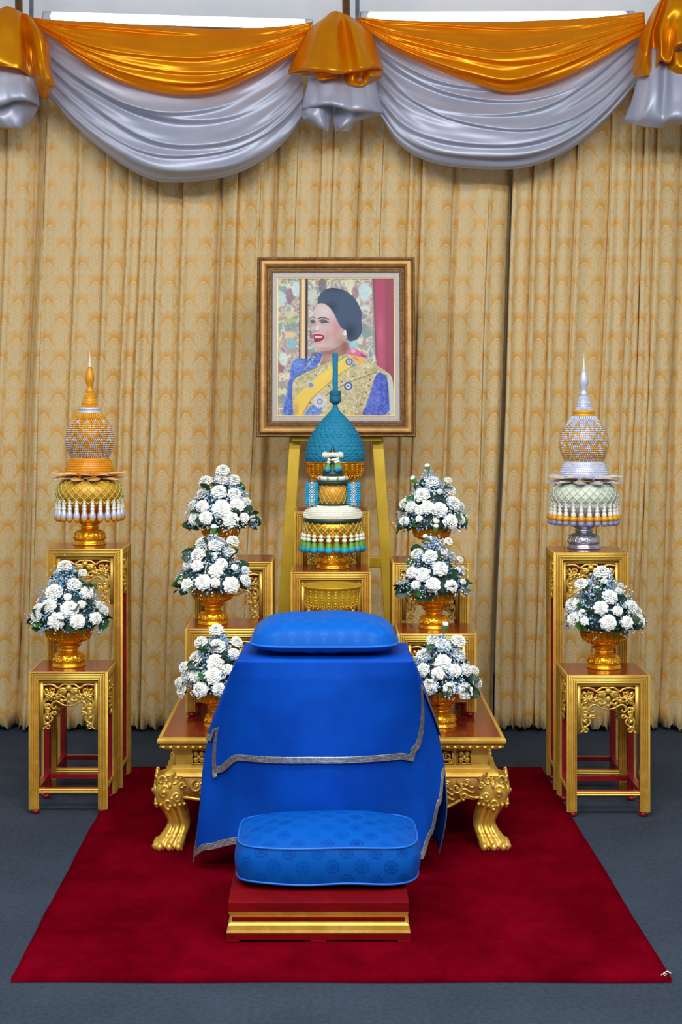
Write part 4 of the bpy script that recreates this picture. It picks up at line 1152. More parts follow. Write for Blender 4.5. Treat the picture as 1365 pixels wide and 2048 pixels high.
    soft(1140, 620, 40, 200, (205,110,130), .6); soft(1150, 920, 30, 120, (196,90,120), .5)
    line([(1062,0),(1092,900)], 8, (104,82,92)); line([(1048,0),(1070,800)], 5, (150,130,130))
    skin = (204,176,172)
    # neck and face
    fill([(470,900),(500,800),(600,740),(760,690),(790,770),(830,840),(700,900),(620,960),(540,1000),(450,950)], (162,120,104))
    soft(560, 830, 90, 30, (130,92,86), .7); soft(740, 760, 40, 90, (128,84,72), .7); soft(600, 900, 90, 50, (200,164,152), .6)
    F = fill([(450,270),(520,270),(570,310),(620,380),(660,460),(700,545),(745,590),(744,640),(752,690),(700,745),(625,788),(545,812),(440,806),(400,778),(392,735),(408,700),(396,668),(392,640),(376,625),(383,600),(362,588),(366,560),(382,520),(366,480),(366,450),(385,400),(405,330)], skin, 1, 1)
    soft(520, 370, 110, 90, (222,206,204), .8, F); soft(640, 580, 70, 110, (198,130,122), .65, F); soft(430, 555, 34, 40, (232,214,212), .8, F)
    soft(560, 560, 60, 50, (214,176,170), .6, F); soft(720, 720, 80, 70, (160,108,90), .7, F); soft(560, 790, 150, 26, (170,128,112), .6, F)
    soft(470, 745, 60, 30, (222,190,180), .6, F); soft(545, 660, 26, 60, (186,140,132), .6, F, .4); soft(395, 500, 30, 30, (150,126,136), .7, F); soft(500, 480, 60, 26, (156,128,134), .7, F)
    soft(690, 480, 40, 90, (170,130,130), .5, F); soft(415, 590, 22, 8, (120,84,84), .7, F); soft(440, 470, 14, 60, (222,200,200), .5, F)
    line([(372,438),(390,430),(410,444)], 5, (80,72,84)); line([(448,452),(480,438),(520,442),(562,458)], 6, (76,70,82))
    fill([(366,466),(390,460),(416,476),(412,496),(380,500),(366,486)], (70,66,82)); fill([(470,486),(496,472),(530,476),(556,492),(520,500),(484,500)], (72,68,84))
    line([(455,478),(490,464),(530,470),(562,492)], 4, (40,40,54)); soft(388, 478, 7, 5, (190,190,200), .8); soft(512, 484, 8, 5, (170,170,184), .6)
    line([(430,500),(408,560),(386,586),(384,604),(404,604)], 3, (158,120,116), .8); line([(440,596),(456,590),(462,572)], 3, (150,110,106), .7)
    fill([(392,622),(420,628),(450,622),(480,628),(526,640),(500,690),(460,708),(420,714),(402,704),(398,660)], (160,36,62), 1, 2)
    fill([(406,642),(440,644),(502,648),(486,662),(450,668),(410,664)], (226,214,214)); 
    for x in (424,442,460,478): line([(x,642),(x,672)], 1.6, (190,176,176), .6)
    line([(404,716),(440,730),(480,724)], 4, (176,136,128), .7); line([(526,640),(540,612),(550,590)], 3, (170,126,118), .5)
    # hair
    Hm = fill([(384,400),(392,345),(415,305),(440,285),(448,210),(495,140),(560,108),(620,104),(700,118),(770,148),(840,205),(890,275),(922,345),(934,415),(926,470),(940,540),(932,610),(900,665),(850,697),(800,705),(772,690),(770,640),(748,585),(706,556),(672,500),(640,430),(604,360),(560,310),(515,282),(470,276),(430,290),(400,335)], (64,80,104), 1, 2)
    soft(620, 120, 120, 40, (48,54,74), .6, Hm); soft(800, 600, 70, 90, (36,36,56), .7, Hm); soft(600, 320, 60, 60, (40,46,64), .6, Hm); soft(420, 320, 30, 50, (40,40,56), .6, Hm)
    fill([(716,600),(736,566),(760,580),(764,640),(730,644)], (196,150,134)); fill([(738,580),(752,576),(764,620),(752,640),(730,636),(726,612)], (236,240,240)); line([(742,590),(740,630)], 2, (150,150,160))
    # clothes
    tx = (vn(13, 13, 11)-.5)*46 + (vn(26, 22, 12)-.5)*46
    fill([(40,1540),(100,1290),(135,1100),(150,960),(190,900),(240,885),(330,905),(400,865),(480,825),(505,850),(470,930),(410,1010),(300,1060),(200,1120),(165,1200),(165,1400),(178,1540)], (84,112,196), 1, 2, tx)
    fill([(1090,1040),(1160,1050),(1215,1100),(1235,1250),(1240,1540),(930,1540),(960,1420),(1020,1290)], (78,94,190), 1, 1, tx)
    soft(230, 960, 60, 60, (120,170,220), .5); soft(160, 1340, 30, 160, (50,60,150), .5); soft(1050, 1350, 50, 120, (110,130,214), .5); soft(1210, 1200, 14, 200, (40,50,120), .6)
    tb = (vn(11, 11, 21)-.5)*50 + (vn(30, 24, 22)-.5)*36
    fill([(158,1160),(200,1110),(300,1055),(420,1000),(560,930),(640,880),(740,840),(830,850),(960,890),(1050,930),(1120,985),(1200,1035),(1262,1085),(1280,1180),(1290,1540),(1240,1540),(1222,1110),(1160,1050),(1092,1045),(1020,1290),(930,1540),(170,1540),(165,1350)], (196,184,138), 1, 2, tb)
    fill([(1222,1060),(1262,1090),(1284,1200),(1290,1540),(1242,1540),(1232,1200)], (186,200,196), .9, 1)
    Yw = fill([(170,1345),(250,1265),(350,1185),(450,1085),(560,1000),(660,930),(750,868),(800,930),(815,985),(700,1055),(600,1130),(480,1240),(380,1330),(320,1420),(262,1540),(205,1540)], (238,200,84), 1, 1)
    soft(200, 1480, 30, 90, (190,130,80), .7, Yw); soft(600, 1030, 30, 200, (248,216,110), .5, Yw, .9); line([(262,1540),(320,1425),(380,1335),(480,1245),(600,1135),(700,1060),(815,990)], 4, (150,120,60), .8)
    line([(290,1540),(350,1440),(420,1385),(540,1300),(700,1200),(860,1130),(1000,1080),(1092,1042)], 4, (96,84,60), .9)
    line([(240,1070),(420,1000),(560,930),(640,886),(740,842)], 4, (120,110,80), .8); line([(164,1150),(300,1080),(440,1020),(600,935)], 3, (140,132,90), .6)
    fill([(275,1540),(345,1440),(430,1385),(520,1340),(500,1420),(470,1540)], (104,138,206), 1, 1, tx)
    for k in range(60):
        x = rs.uniform(560, 1000); y = rs.uniform(1180, 1520)
        if x < 1150-(y-1040)*.45: line([(x, y), (x+rs.uniform(-14, 14), y+rs.uniform(-14, 14))], 2.2, [(110,150,130),(220,180,90),(170,80,70),(90,110,150)][k % 4], .8)
    for (x, y) in ((1020,1130),(975,1270),(925,1400),(1005,1190),(950,1335),(840,1095),(710,1150),(565,1200),(730,1480),(360,1385),(980,1045)): line([(x-9,y-8),(x-3,y+9),(x+6,y-6),(x+10,y+8)], 3, (150,40,50))
    line([(900,1290),(850,1540)], 4, (110,130,110), .6); line([(1000,1090),(880,1480)], 3, (110,130,110), .6)
    # corsage, collar and jewels
    fill([(745,830),(800,790),(850,775),(905,810),(960,845),(1020,885),(940,884),(860,866),(790,858)], (214,106,150)); fill([(800,800),(850,785),(870,820),(830,840)], (232,170,190)); fill([(900,830),(1010,880),(930,880)], (170,60,100))
    fill([(790,850),(840,862),(900,880),(970,900),(950,940),(900,966),(870,930),(820,900)], (230,176,84)); fill([(820,870),(880,890),(900,930),(850,900)], (206,120,90))
    fill([(900,790),(980,800),(1020,850),(960,830)], (200,206,196), .8)
    for (x, y, r, c1_, c2_) in ((780,1200,46,(60,90,150),(214,220,226)), (466,1372,60,(206,210,214),(150,150,160)), (365,1190,38,(184,188,190),(120,120,130)), (415,1080,26,(190,214,200),(110,110,100)), (790,930,40,(80,100,160),(190,200,220)), (840,970,30,(170,180,180),(100,110,120))):
        for k in range(16):
            if r > 50: line([(x, y), (x+1.25*r*cos(k*pi/8), y+1.25*r*sin(k*pi/8))], 6, (214,216,220))
        fill([(x+r*cos(t), y+r*sin(t)) for t in [k*pi/8 for k in range(16)]], c1_, 1, 0); fill([(x+r*.6*cos(t), y+r*.6*sin(t)) for t in [k*pi/8 for k in range(16)]], c2_, 1, 0)
        fill([(x+r*.25*cos(t), y+r*.25*sin(t)) for t in [k*pi/8 for k in range(16)]], c1_, 1, 0)
    for k in range(26):
        t = k/25; line([(400-110*t+rs.uniform(-14,14), 870+150*t+rs.uniform(-10,10)), (400-110*t+rs.uniform(-14,14)+6, 876+150*t)], 4, (220,224,216) if k % 2 else (110,110,120))
    line([(440,1010),(470,940),(500,870)], 4, (220,200,140)); line([(660,930),(720,890),(760,860)], 6, (130,150,110))
    C = np.clip(C, 0, 255)
    C = C.reshape(ny, ss, nx, ss, 3).mean(axis=(1, 3))
    # hazy veil mixed into the print's colours: less contrast, lifted blacks
    C = C*0.90 + 20
    l = C/255.0; return np.where(l <= 0.04045, l/12.92, ((l+0.055)/1.055)**2.4)
NX, NY = 310, 362
pc = portrait_colors(NX, NY)
ins = 0.0895; x0, x1, z0, z1 = -FWH+ins, FWH-ins, ins, FHT-ins
gx, gz = np.meshgrid(np.linspace(x0, x1, NX), np.linspace(z1, z0, NY))
vs = np.stack([gx.ravel(), np.full(gx.size, -0.0085), gz.ravel()], 1)
ii = (np.arange(NY-1)[:, None]*NX + np.arange(NX-1)[None, :]).ravel(); fs = np.stack([ii, ii+NX, ii+NX+1, ii+1], 1)
me = bpy.data.meshes.new('printed_photo'); me.from_pydata(vs.tolist(), [], fs.tolist())
ca = me.color_attributes.new('print', 'FLOAT_COLOR', 'POINT'); buf = np.ones((NX*NY, 4), np.float32); buf[:, :3] = pc.reshape(-1, 3); ca.data.foreach_set('color', buf.ravel())
m = Mat('printed_photo_paper', (1, 1, 1, 1), 0.6, 0, 0.12); an = m.node('ShaderNodeVertexColor', layer_name='print'); m.setc(an.outputs[0]); me.materials.append(m.m)
link('printed_photo', me, PF)

# ---------------------------------------------------------------- footed bowls
def bowl_meshes(mat, name):
    """unit bowl: rim radius 1, foot at z=0, height 1.83"""
    foot = MB(); foot.lathe([(0.02,0),(0.70,0),(0.715,0.03),(0.69,0.075),(0.665,0.09),(0.67,0.13),(0.64,0.17)], 48)
    dome = MB(); dome.lathe([(0.64,0.165),(0.655,0.22),(0.64,0.36),(0.60,0.47),(0.54,0.54),(0.43,0.58),(0.36,0.60)], 72, fn=lambda r, z, t: r*(1 + 0.035*abs(sin(6*t))*(0.2 < z < 0.55)))
    for k in range(9):
        a0 = 2*pi*k/9
        def PT(a, z, o=0.0):
            r = 0.665 - max(0, (z-0.3))*0.35 + o; return (r*cos(a0+a), r*sin(a0+a), z)
        for s in (1, -1):
            Q = spiral(s*0.15, 0.34, 0.13, 0.03, pi/2, s*1.2, 12); dome.tube([PT(x, z) for x, z in Q], [0.030*(1-.4*i/12) for i in range(13)], 5, (0, 0, 1))
        dome.ball(PT(0, 0.26), (0.05, 0.05, 0.05), 6, 5); dome.ball(PT(0.0, 0.46), (0.05, 0.05, 0.04), 6, 5)
    stem = MB(); stem.lathe([(0.36,0.59),(0.355,0.64),(0.40,0.66),(0.40,0.70),(0.36,0.715),(0.38,0.76),(0.46,0.82),(0.535,0.885),(0.53,0.905),(0.40,0.92),(0.385,0.945),(0.44,0.97)], 48)
    nb = 24
    bw = MB(); pr = [(0.42,0.965),(0.56,1.0),(0.74,1.08),(0.87,1.19),(0.94,1.32),(0.965,1.45),(0.97,1.60),(0.985,1.70)]
    bw.lathe(pr, nb*6, fn=lambda r, z, t: r*(1 + 0.045*(abs(sin(nb*t/2))-0.5)*min(1, (z-0.965)*5)*(z < 1.65)), caps=False)
    bd = MB(); R = [Vector((r, z, 0)) for r, z in pr]
    for k in range(nb):
        a = 2*pi*(k+0.5)/nb
        for i in range(7):
            q = cr(R, 0.40+0.52*i/6); bd.ball((q.x*1.018*cos(a), q.x*1.018*sin(a), q.y), (0.030, 0.030, 0.026) if i % 2 else (0.04, 0.04, 0.03), 5, 4)
        if k % 1 == 0:
            for s in (-1, 1):
                bd.tube([(cr(R, f).x*1.012*cos(a+s*0.075), cr(R, f).x*1.012*sin(a+s*0.075), cr(R, f).y) for f in (0.45, 0.6, 0.75, 0.9)], 0.012, 4, (0, 0, 1))
    rim = MB(); rim.lathe([(0.97,1.68),(1.0,1.70),(1.025,1.735),(1.02,1.755),(0.97,1.755),(0.94,1.72),(0.90,1.5),(0.75,1.25),(0.4,1.1),(0.02,1.08)], 72, caps=False)
    return [(n, b.mesh(n, mat)) for n, b in (('foot', foot), ('embossed_dome', dome), ('stem', stem), ('bowl', bw), ('beading', bd), ('rim', rim))]
BM = bowl_meshes(M_BOWL, 'g'); BM2 = bowl_meshes(M_BOWL2, 'p'); BMS = bowl_meshes(M_SILVER, 's')
def footed_bowl(x, y, z, r, label, group='footed golden bowls on the stands', meshes=BM, hs=1.0, name='footed_bowl', parts=None):
    t = empty(name, (x, y, z), 0, label, 'bowl', group)
    for n, me in meshes:
        o = link(n, me, t, sc=(r, r, r*hs))
        if n == 'beading': o['kind'] = 'stuff'
    return t

# ---------------------------------------------------------------- flowers
def carnation(seed):
    r = random.Random(seed); mb = MB()
    for k, (R, tilt, h, cnt) in enumerate(((0.50, 0.05, 0.02, 7), (0.49, 0.26, 0.08, 8), (0.44, 0.48, 0.13, 7), (0.37, 0.70, 0.175, 6), (0.28, 0.95, 0.21, 5), (0.17, 1.25, 0.23, 4))):
        ph = r.uniform(0, 6.28); n = 40; P = []
        for i in range(5):
            rho = i/4; row = []
            for j in range(n):
                a = 2*pi*j/n; lob = 1 - 0.16*abs(sin(cnt*a/2+ph))**4
                ruf = rho**2*(0.045*sin(cnt*2*a+ph*2)+0.035*sin(cnt*5*a+k)+0.02*sin(31*a+ph))
                rr = R*rho*cos(tilt*rho*0.9)*lob + 0.02*rho*sin(27*a+k*2)
                row.append((rr*cos(a), rr*sin(a), h + R*rho*sin(tilt)*0.62 - 0.10*rho**3*(1-tilt) + ruf*0.6))
            P.append(row)
        mb.grid(P, True)
    me = mb.mesh('carnation', M_PETAL)
    g = MB(); g.lathe([(0.02, -0.34), (0.09, -0.30), (0.13, -0.15), (0.16, 0.02)], 10, caps=False); return me, g.mesh('calyx', M_GREEN)
CARN = [carnation(s) for s in (1, 2, 3, 4)]
def bud_meshes():
    a = MB(); a.lathe([(0.10,0.0),(0.22,0.12),(0.27,0.28),(0.22,0.40),(0.12,0.47),(0.02,0.48)], 12, fn=lambda r, z, t: r*(1+0.08*sin(5*t+z*12)), caps=False)
    b = MB(); b.lathe([(0.03,-0.55),(0.04,-0.34),(0.15,-0.26),(0.20,-0.10),(0.24,0.08),(0.26,0.20)], 10, fn=lambda r, z, t: r*(1+0.05*sin(5*t)), caps=False)
    return a.mesh('carnation_bud', M_PETAL), b.mesh('calyx', M_GREEN)
BUD = bud_meshes()
def leaf_mesh(mat):
    P = []
    for i in range(7):
        t = i/6; w = 0.42*sin(pi*min(1, t*0.92+0.06))**0.8; row = []
        for j in range(5):
            s = -1+j*0.5; row.append((t, s*w*(1+0.06*sin(t*30)), 0.12*sin(t*2.2) - 0.10*abs(s)*-1 - 0.05*t*t))
        P.append(row)
    mb = MB(); mb.grid(P); return mb.mesh('leaf', mat)
LEAF = [leaf_mesh(M_LEAF), leaf_mesh(M_LEAF2)]
def look(nrm, roll=0.0):
    q = Vector(nrm).to_track_quat('Z', 'Y'); e = (q @ Euler((0, 0, roll)).to_quaternion()).to_euler(); return e
def arrangement(cx, cy, z0, R, Hh, fl, label, seed, tipx=0.0, blue=0.4):
    """dome of flowers: R radius, Hh height above the bowl rim z0; FL: (x, y, size px) as seen"""
    r = random.Random(seed)
    t = empty('flower_arrangement', (cx, cy, z0), 0, label, 'flowers', 'white and blue flower arrangements in golden bowls')
    def prof(h):            # radius of dome at relative height 0..1
        h = min(max(h, -0.12), 1); return R*(1.0 - 0.10*abs(h-0.05) - 0.90*max(0, h)**1.7)*(1 if h > 0 else 1 + h*0.6)
    core = MB(); core.lathe([(0.02, -0.02)] + [(prof(h)*0.76, h*Hh*0.88) for h in [k/14 for k in range(0, 14)]] + [(0.01, Hh*0.9)], 30, fn=lambda rr, z, a: rr*(1+0.10*sin(a*9+z*90)), caps=False)
    core.build('foliage_core', M_FOAM, t)
    def place(me_list, p, size, nrm, roll, name):
        par = link(name, me_list[0], t, p, look(nrm, roll), size)
        if len(me_list) > 1: link('calyx', me_list[1], par)
        return par
    def normal(p, h):
        return Vector((p.x, p.y, R*(0.25 + 0.9*max(0, h)))).normalized()
    done = []
    for it in fl:
        x, y, s = it[:3]; isbud = len(it) > 3
        d = cy - R*0.6
        for _ in range(4):
            q = at(x, y, d); h = (q.z-z0)/Hh; dx = q.x - cx - tipx*h; rad = max(prof(min(h, 1)), 0.012)
            d = cy - sqrt(max(rad*rad - dx*dx, (0.0)))
        q = at(x, y, d); p = Vector((q.x-cx, q.y-cy, q.z-z0)); nrm = normal(p, h)
        size = s*d/FP
        if isbud:
            nb = Vector((p.x*2.0, -0.02, 0.2)).normalized(); place(BUD, p, size*1.5, nb, r.uniform(0, 6), 'carnation_bud')
            st = MB(); st.tube([p - nb*size*0.7, Vector((p.x*0.4, 0, p.z*0.45))], 0.0018, 5, (0, 1, 0)); st.build('stem', M_GREEN, t)
        else:
            place(r.choice(CARN), p - nrm*size*0.12, size*1.13, (nrm + Vector((0, -0.35, 0.1))).normalized(), r.uniform(0, 6), 'carnation')
        done.append((p, size))
    # sides and back carry more blooms
    k = 0
    while k < 14:
        h = r.uniform(0.02, 0.92); a = r.uniform(-0.15, pi+0.15); rad = prof(h); p = Vector((rad*cos(a)*0.97, rad*sin(a)*0.97, h*Hh))
        if p.y < 0.0: continue
        if any((p-q).length < (s0+0.04)*0.42 for q, s0 in done): k += 0.25; continue
        s_ = r.uniform(0.034, 0.046); place(r.choice(CARN), p, s_, normal(p, h), r.uniform(0, 6), 'carnation'); done.append((p, s_)); k += 1
    # leaves
    for k in range(38):
        h = r.choice((r.uniform(-0.06, 0.14), r.uniform(0, 0.9))); a = r.uniform(-pi, pi); rad = prof(h)*0.82
        p = Vector((rad*cos(a), rad*sin(a), h*Hh)); nrm = Vector((cos(a), sin(a), r.uniform(-0.5, 0.6)))
        dirx = (nrm + Vector((r.uniform(-.6, .6), r.uniform(-.6, .6), r.uniform(-.6, .3)))).normalized()
        e = (dirx.to_track_quat('X', 'Z') @ Euler((r.uniform(-1.4, 1.4), 0, 0)).to_quaternion()).to_euler(); o = link('leaf', LEAF[0 if r.random() < 0.75 else 1], t, p, e, r.uniform(0.034, 0.052))
    # gypsophila: hundreds of tiny blossoms
    for nm, mt, cnt, br in (('white_gypsophila', M_BREATH, 520, 0.0032), ('blue_gypsophila', M_BREATHB, int(620*blue+260), 0.0036)):
        mb = MB(); c = 0
        while c < cnt:
            h = r.uniform(-0.04, 0.98)**1.0; a = r.uniform(-pi, pi); rad = prof(h)*r.uniform(0.82, 1.04)
            cc = Vector((rad*cos(a) + tipx*h, rad*sin(a), h*Hh)); 
            for _ in range(r.randint(3, 8)):
                p = cc + Vector((r.gauss(0, .010), r.gauss(0, .010), r.gauss(0, .010)))
                mb.ball(p, br*r.uniform(0.7, 1.25), 5, 3); c += 1
            if r.random() < 0.5: mb.tube([cc*0.8, cc], 0.0006, 3, (0, 0, 1))
        tag(mb.build(nm, mt, t), kind='stuff')
    return t
def F7(L, ox, oy, sc):   # crop coordinates -> photo pixels
    return [((x/sc + ox), (y/sc + oy), s) + ((1,) if b else ()) for (x, y, s, b) in L]
TL = F7([(375,135,27,0),(250,215,28,0),(368,202,24,0),(455,203,26,0),(345,285,30,0),(225,305,25,0),(460,305,27,0),(365,408,36,0),(480,385,29,0),(225,395,27,0),(158,385,22,0),(172,480,28,0),(250,478,27,0),(435,490,31,0),(532,475,20,0),(545,362,20,0),(590,480,14,0)], 340, 900, 3.532)
ML = F7([(310,565,16,1),(230,650,29,0),(320,665,27,0),(450,635,25,0),(195,732,30,0),(308,745,15,0),(425,715,27,0),(122,805,22,0),(190,812,24,0),(365,800,25,0),(325,848,28,0),(460,825,14,0),(540,850,20,0),(68,912,20,0),(115,950,25,0),(230,930,31,0),(320,935,19,0),(440,950,32,0),(542,920,25,0)], 340, 900, 3.532)
BL = F7([(328,1260,28,0),(215,1350,27,0),(335,1375,33,0),(475,1350,25,0),(185,1462,32,0),(455,1430,24,0),(320,1490,34,0),(95,1530,24,0),(410,1545,22,0),(110,1592,27,0),(175,1590,27,0),(305,1592,34,0),(60,1640,22,0),(210,1690,30,0),(78,1700,26,0),(348,1690,26,0)], 340, 900, 3.532)
TR = F7([(267,130,14,1),(173,215,14,1),(300,215,26,0),(415,210,16,0),(430,280,24,0),(225,308,31,0),(355,290,12,0),(100,375,24,0),(145,395,23,0),(265,398,26,0),(210,420,20,0),(355,415,31,0),(455,370,31,0),(502,392,20,0),(95,505,22,0),(205,485,14,0),(330,495,12,0),(435,502,30,0),(510,490,19,0)], 780, 900, 3.529)
MR = F7([(325,557,14,1),(256,628,14,1),(286,640,14,1),(415,640,18,0),(190,725,25,0),(285,745,32,0),(375,715,14,0),(500,770,15,0),(360,830,30,0),(225,875,29,0),(150,860,24,0),(485,845,13,0),(305,950,29,0),(440,958,25,0),(180,950,18,0),(522,930,13,0)], 780, 900, 3.529)
BR = F7([(390,1252,16,1),(295,1335,22,0),(375,1370,32,0),(490,1340,30,0),(235,1445,33,0),(490,1437,31,0),(375,1492,34,0),(230,1545,27,0),(462,1550,27,0),(545,1545,26,0),(340,1575,26,0),(602,1555,22,0),(275,1670,31,0),(425,1685,25,0),(540,1700,32,0),(625,1640,23,0)], 780, 900, 3.529)
OL = F7([(320,215,28,0),(265,277,15,0),(455,267,17,0),(390,345,28,0),(240,402,34,0),(342,440,15,0),(485,405,27,0),(445,495,16,0),(205,500,29,0),(355,530,35,0),(128,530,24,0),(112,580,24,0),(255,612,33,0),(415,617,29,0),(550,595,25,0),(610,540,22,0),(575,500,18,0)], 40, 1070, 3.592)
OR = F7([(485,222,32,0),(330,310,27,0),(500,290,14,0),(455,355,11,1),(605,360,15,0),(325,387,9,1),(540,400,31,0),(475,480,28,0),(600,505,20,0),(260,460,29,0),(340,525,17,0),(275,565,29,0),(355,580,17,0),(530,590,31,0),(700,475,28,0),(742,512,24,0),(670,590,25,0),(760,580,28,0),(622,320,12,0)], 1070, 1080, 3.592)

def pot(px_, D, z, r, flowers, R, ytop, what, lab_b, lab_f, seed, tip=0.0, blue=0.4, skew=0):
    if z < 0.5 and D < 5.3 or 0.5 < z and abs(px_-660) < 400: D *= K_; z = kz(z); r *= K_
    x = (px_ - VX)*D/FP
    footed_bowl(x, D, z, r, lab_b)
    zr = z + r*1.70; Hh = (EYE - (ytop - VY)*D/FP) - zr
    arrangement(x + skew, D, zr, R, Hh, flowers, lab_f, seed, tip, blue)
pot(442, 5.72, 0.897, 0.0745, TL, 0.136, 948, '', 'golden footed bowl mostly hidden under the top left flower dome', 'top left dome of white carnations, highest on the left side of the altar', 1, 0.01, .5)
pot(426, 5.44, 0.690, 0.0780, ML, 0.132, 1072, '', 'golden footed bowl on the left middle stand beside the blue pillow', 'middle left dome of white carnations in front of the left back stand', 2, 0.0, .5)
pot(438, 5.19, 0.374, 0.0740, BL, 0.118, 1270, '', 'golden footed bowl on low table, half hidden left of the blue cloth', 'lowest left dome of white carnations overlapped by the blue cloth', 3, 0.0, .7)
pot(864, 5.72, 0.893, 0.0745, TR, 0.128, 948, '', 'golden footed bowl mostly hidden under the top right flower dome', 'top right dome of white carnations with two upright buds on top', 4, -0.005, .5)
pot(868, 5.46, 0.672, 0.0790, MR, 0.128, 1078, '', 'golden footed bowl on the right middle stand beside the blue pillow', 'middle right dome of white carnations with green bud stems at its tip', 5, 0.0, .5)
pot(882, 5.19, 0.374, 0.0780, BR, 0.120, 1276, '', 'golden footed bowl on low table right of the blue cloth', 'lowest right dome of white carnations beside the blue cloth', 6, 0.0, .9)
pot(138, 5.55, 0.517, 0.0880, OL, 0.141, 1130, '', 'golden footed bowl on the short stand at far left', 'white and pale blue flower dome on the far left short stand', 7, -0.01, .9)
pot(1209, 5.54, 0.512, 0.0890, OR, 0.142, 1140, '', 'golden footed bowl on the short stand at far right', 'white and pale blue flower dome on the far right short stand', 8, -0.004, .8)

# open golden bowl behind the pillow
ob = footed_bowl((665-VX)*5.36/FP, 5.36, kz(0.690), 0.100, 'pale golden open bowl with nothing in it, behind the blue pillow', meshes=[b for b in BM2 if b[0] != 'rim'], hs=0.80)
for c_ in ob.children:
    if c_.name.startswith(('bowl', 'beading')): c_.scale = (0.098, 0.098, 0.125); c_.location = (0, 0, -0.0815)
    else: c_.scale = (0.1, 0.1, 0.044)
mb = MB(); mb.lathe([(0.090,0.126),(0.098,0.131),(0.108,0.1375),(0.1095,0.1395),(0.108,0.1405),(0.100,0.1370),(0.094,0.1345),(0.05,0.133),(0.001,0.133)], 72, caps=False); mb.build('rim', M_BOWL2, ob)

# ---------------------------------------------------------------- tassels, nets and bud ornaments
def tassel_mesh(kind):
    """hangs from z=0 down to z=-1"""
    mb = MB()
    if kind == 'centre': Z = [('w',[(0.02,0),(0.10,-.03),(0.125,-.10),(0.10,-.18),(0.05,-.20)]), ('w',[(0.05,-.20),(0.13,-.23),(0.14,-.32),(0.10,-.38),(0.06,-.40)]), ('g',[(0.06,-.40),(0.13,-.45),(0.19,-.60),(0.21,-.70)]), ('b',[(0.205,-.68),(0.235,-.78),(0.19,-.90),(0.09,-.98),(0.01,-1)])]
    elif kind == 'gold': Z = [('w',[(0.02,0),(0.07,-.02),(0.05,-.09)]), ('w',[(0.05,-.09),(0.085,-.12),(0.06,-.2)]), ('w',[(0.06,-.2),(0.095,-.24),(0.07,-.32)]), ('w',[(0.07,-.32),(0.105,-.37),(0.08,-.46)]), ('l',[(0.08,-.46),(0.13,-.60),(0.15,-.74),(0.12,-.80)]), ('g',[(0.12,-.78),(0.14,-.85),(0.09,-.94),(0.01,-1)])]
    else: Z = [('w',[(0.02,0),(0.07,-.03),(0.05,-.10)]), ('w',[(0.05,-.10),(0.09,-.14),(0.06,-.22)]), ('w',[(0.06,-.22),(0.10,-.28),(0.07,-.36)]), ('w',[(0.07,-.36),(0.11,-.44),(0.10,-.54)]), ('g',[(0.10,-.53),(0.17,-.60),(0.18,-.72),(0.12,-.78)]), ('l',[(0.12,-.76),(0.16,-.86),(0.12,-.95),(0.01,-1)])]
    key = {'centre': [M_JASMINE, M_TGREEN, M_TBLUE], 'gold': [M_JASMINE, M_OSTUD, M_WSTUD], 'silver': [M_JASMINE, M_YSTUD, M_LILAC]}[kind]
    idx = {'w': 0, 'g': 1, 'b': 2, 'l': 2}
    for c, p in Z: mb.mi = idx[c]; mb.lathe(p, 10, caps=False)
    return mb.mesh('tassel', key)
def net(mb, r0, z0, r1, z1, n, rows, rad, bead=0.0, fn=None):
    """diamond netting on a band between two radii"""
    for s in (-1, 1):
        for k in range(n):
            pts = []
            for i in range(rows*4+1):
                f = i/(rows*4); a = 2*pi*(k + s*f*rows/2)/n; rr = r0 + (r1-r0)*f if fn is None else fn(f)
                pts.append((rr*cos(a), rr*sin(a), z0 + (z1-z0)*f))
            mb.tube(pts, rad, 4, (0, 0, 1))
    if bead:
        for i in range(rows+1):
            f = i/rows; rr = r0 + (r1-r0)*f if fn is None else fn(f)
            for k in range(n): a = 2*pi*(k + (i % 2)*0.5)/n; mb.ball((rr*1.005*cos(a), rr*1.005*sin(a), z0 + (z1-z0)*f), bead, 5, 4)
def studs(mb, prof, rows, n0, size, colour, jitter=0.0):
    """rows of beads on a lathe profile; colour(row fraction, angle index, count) -> material index"""
    R = [Vector((r, z, 0)) for r, z in prof]
    for i in range(rows):
        f = (i+0.5)/rows; q = cr(R, f); n = max(8, int(2*pi*q.x/(size*2.05)))
        for k in range(n):
            a = 2*pi*(k + 0.5*(i % 2))/n; mb.mi = colour(f, a); mb.ball((q.x*cos(a), q.x*sin(a), q.y), size, 5, 3)
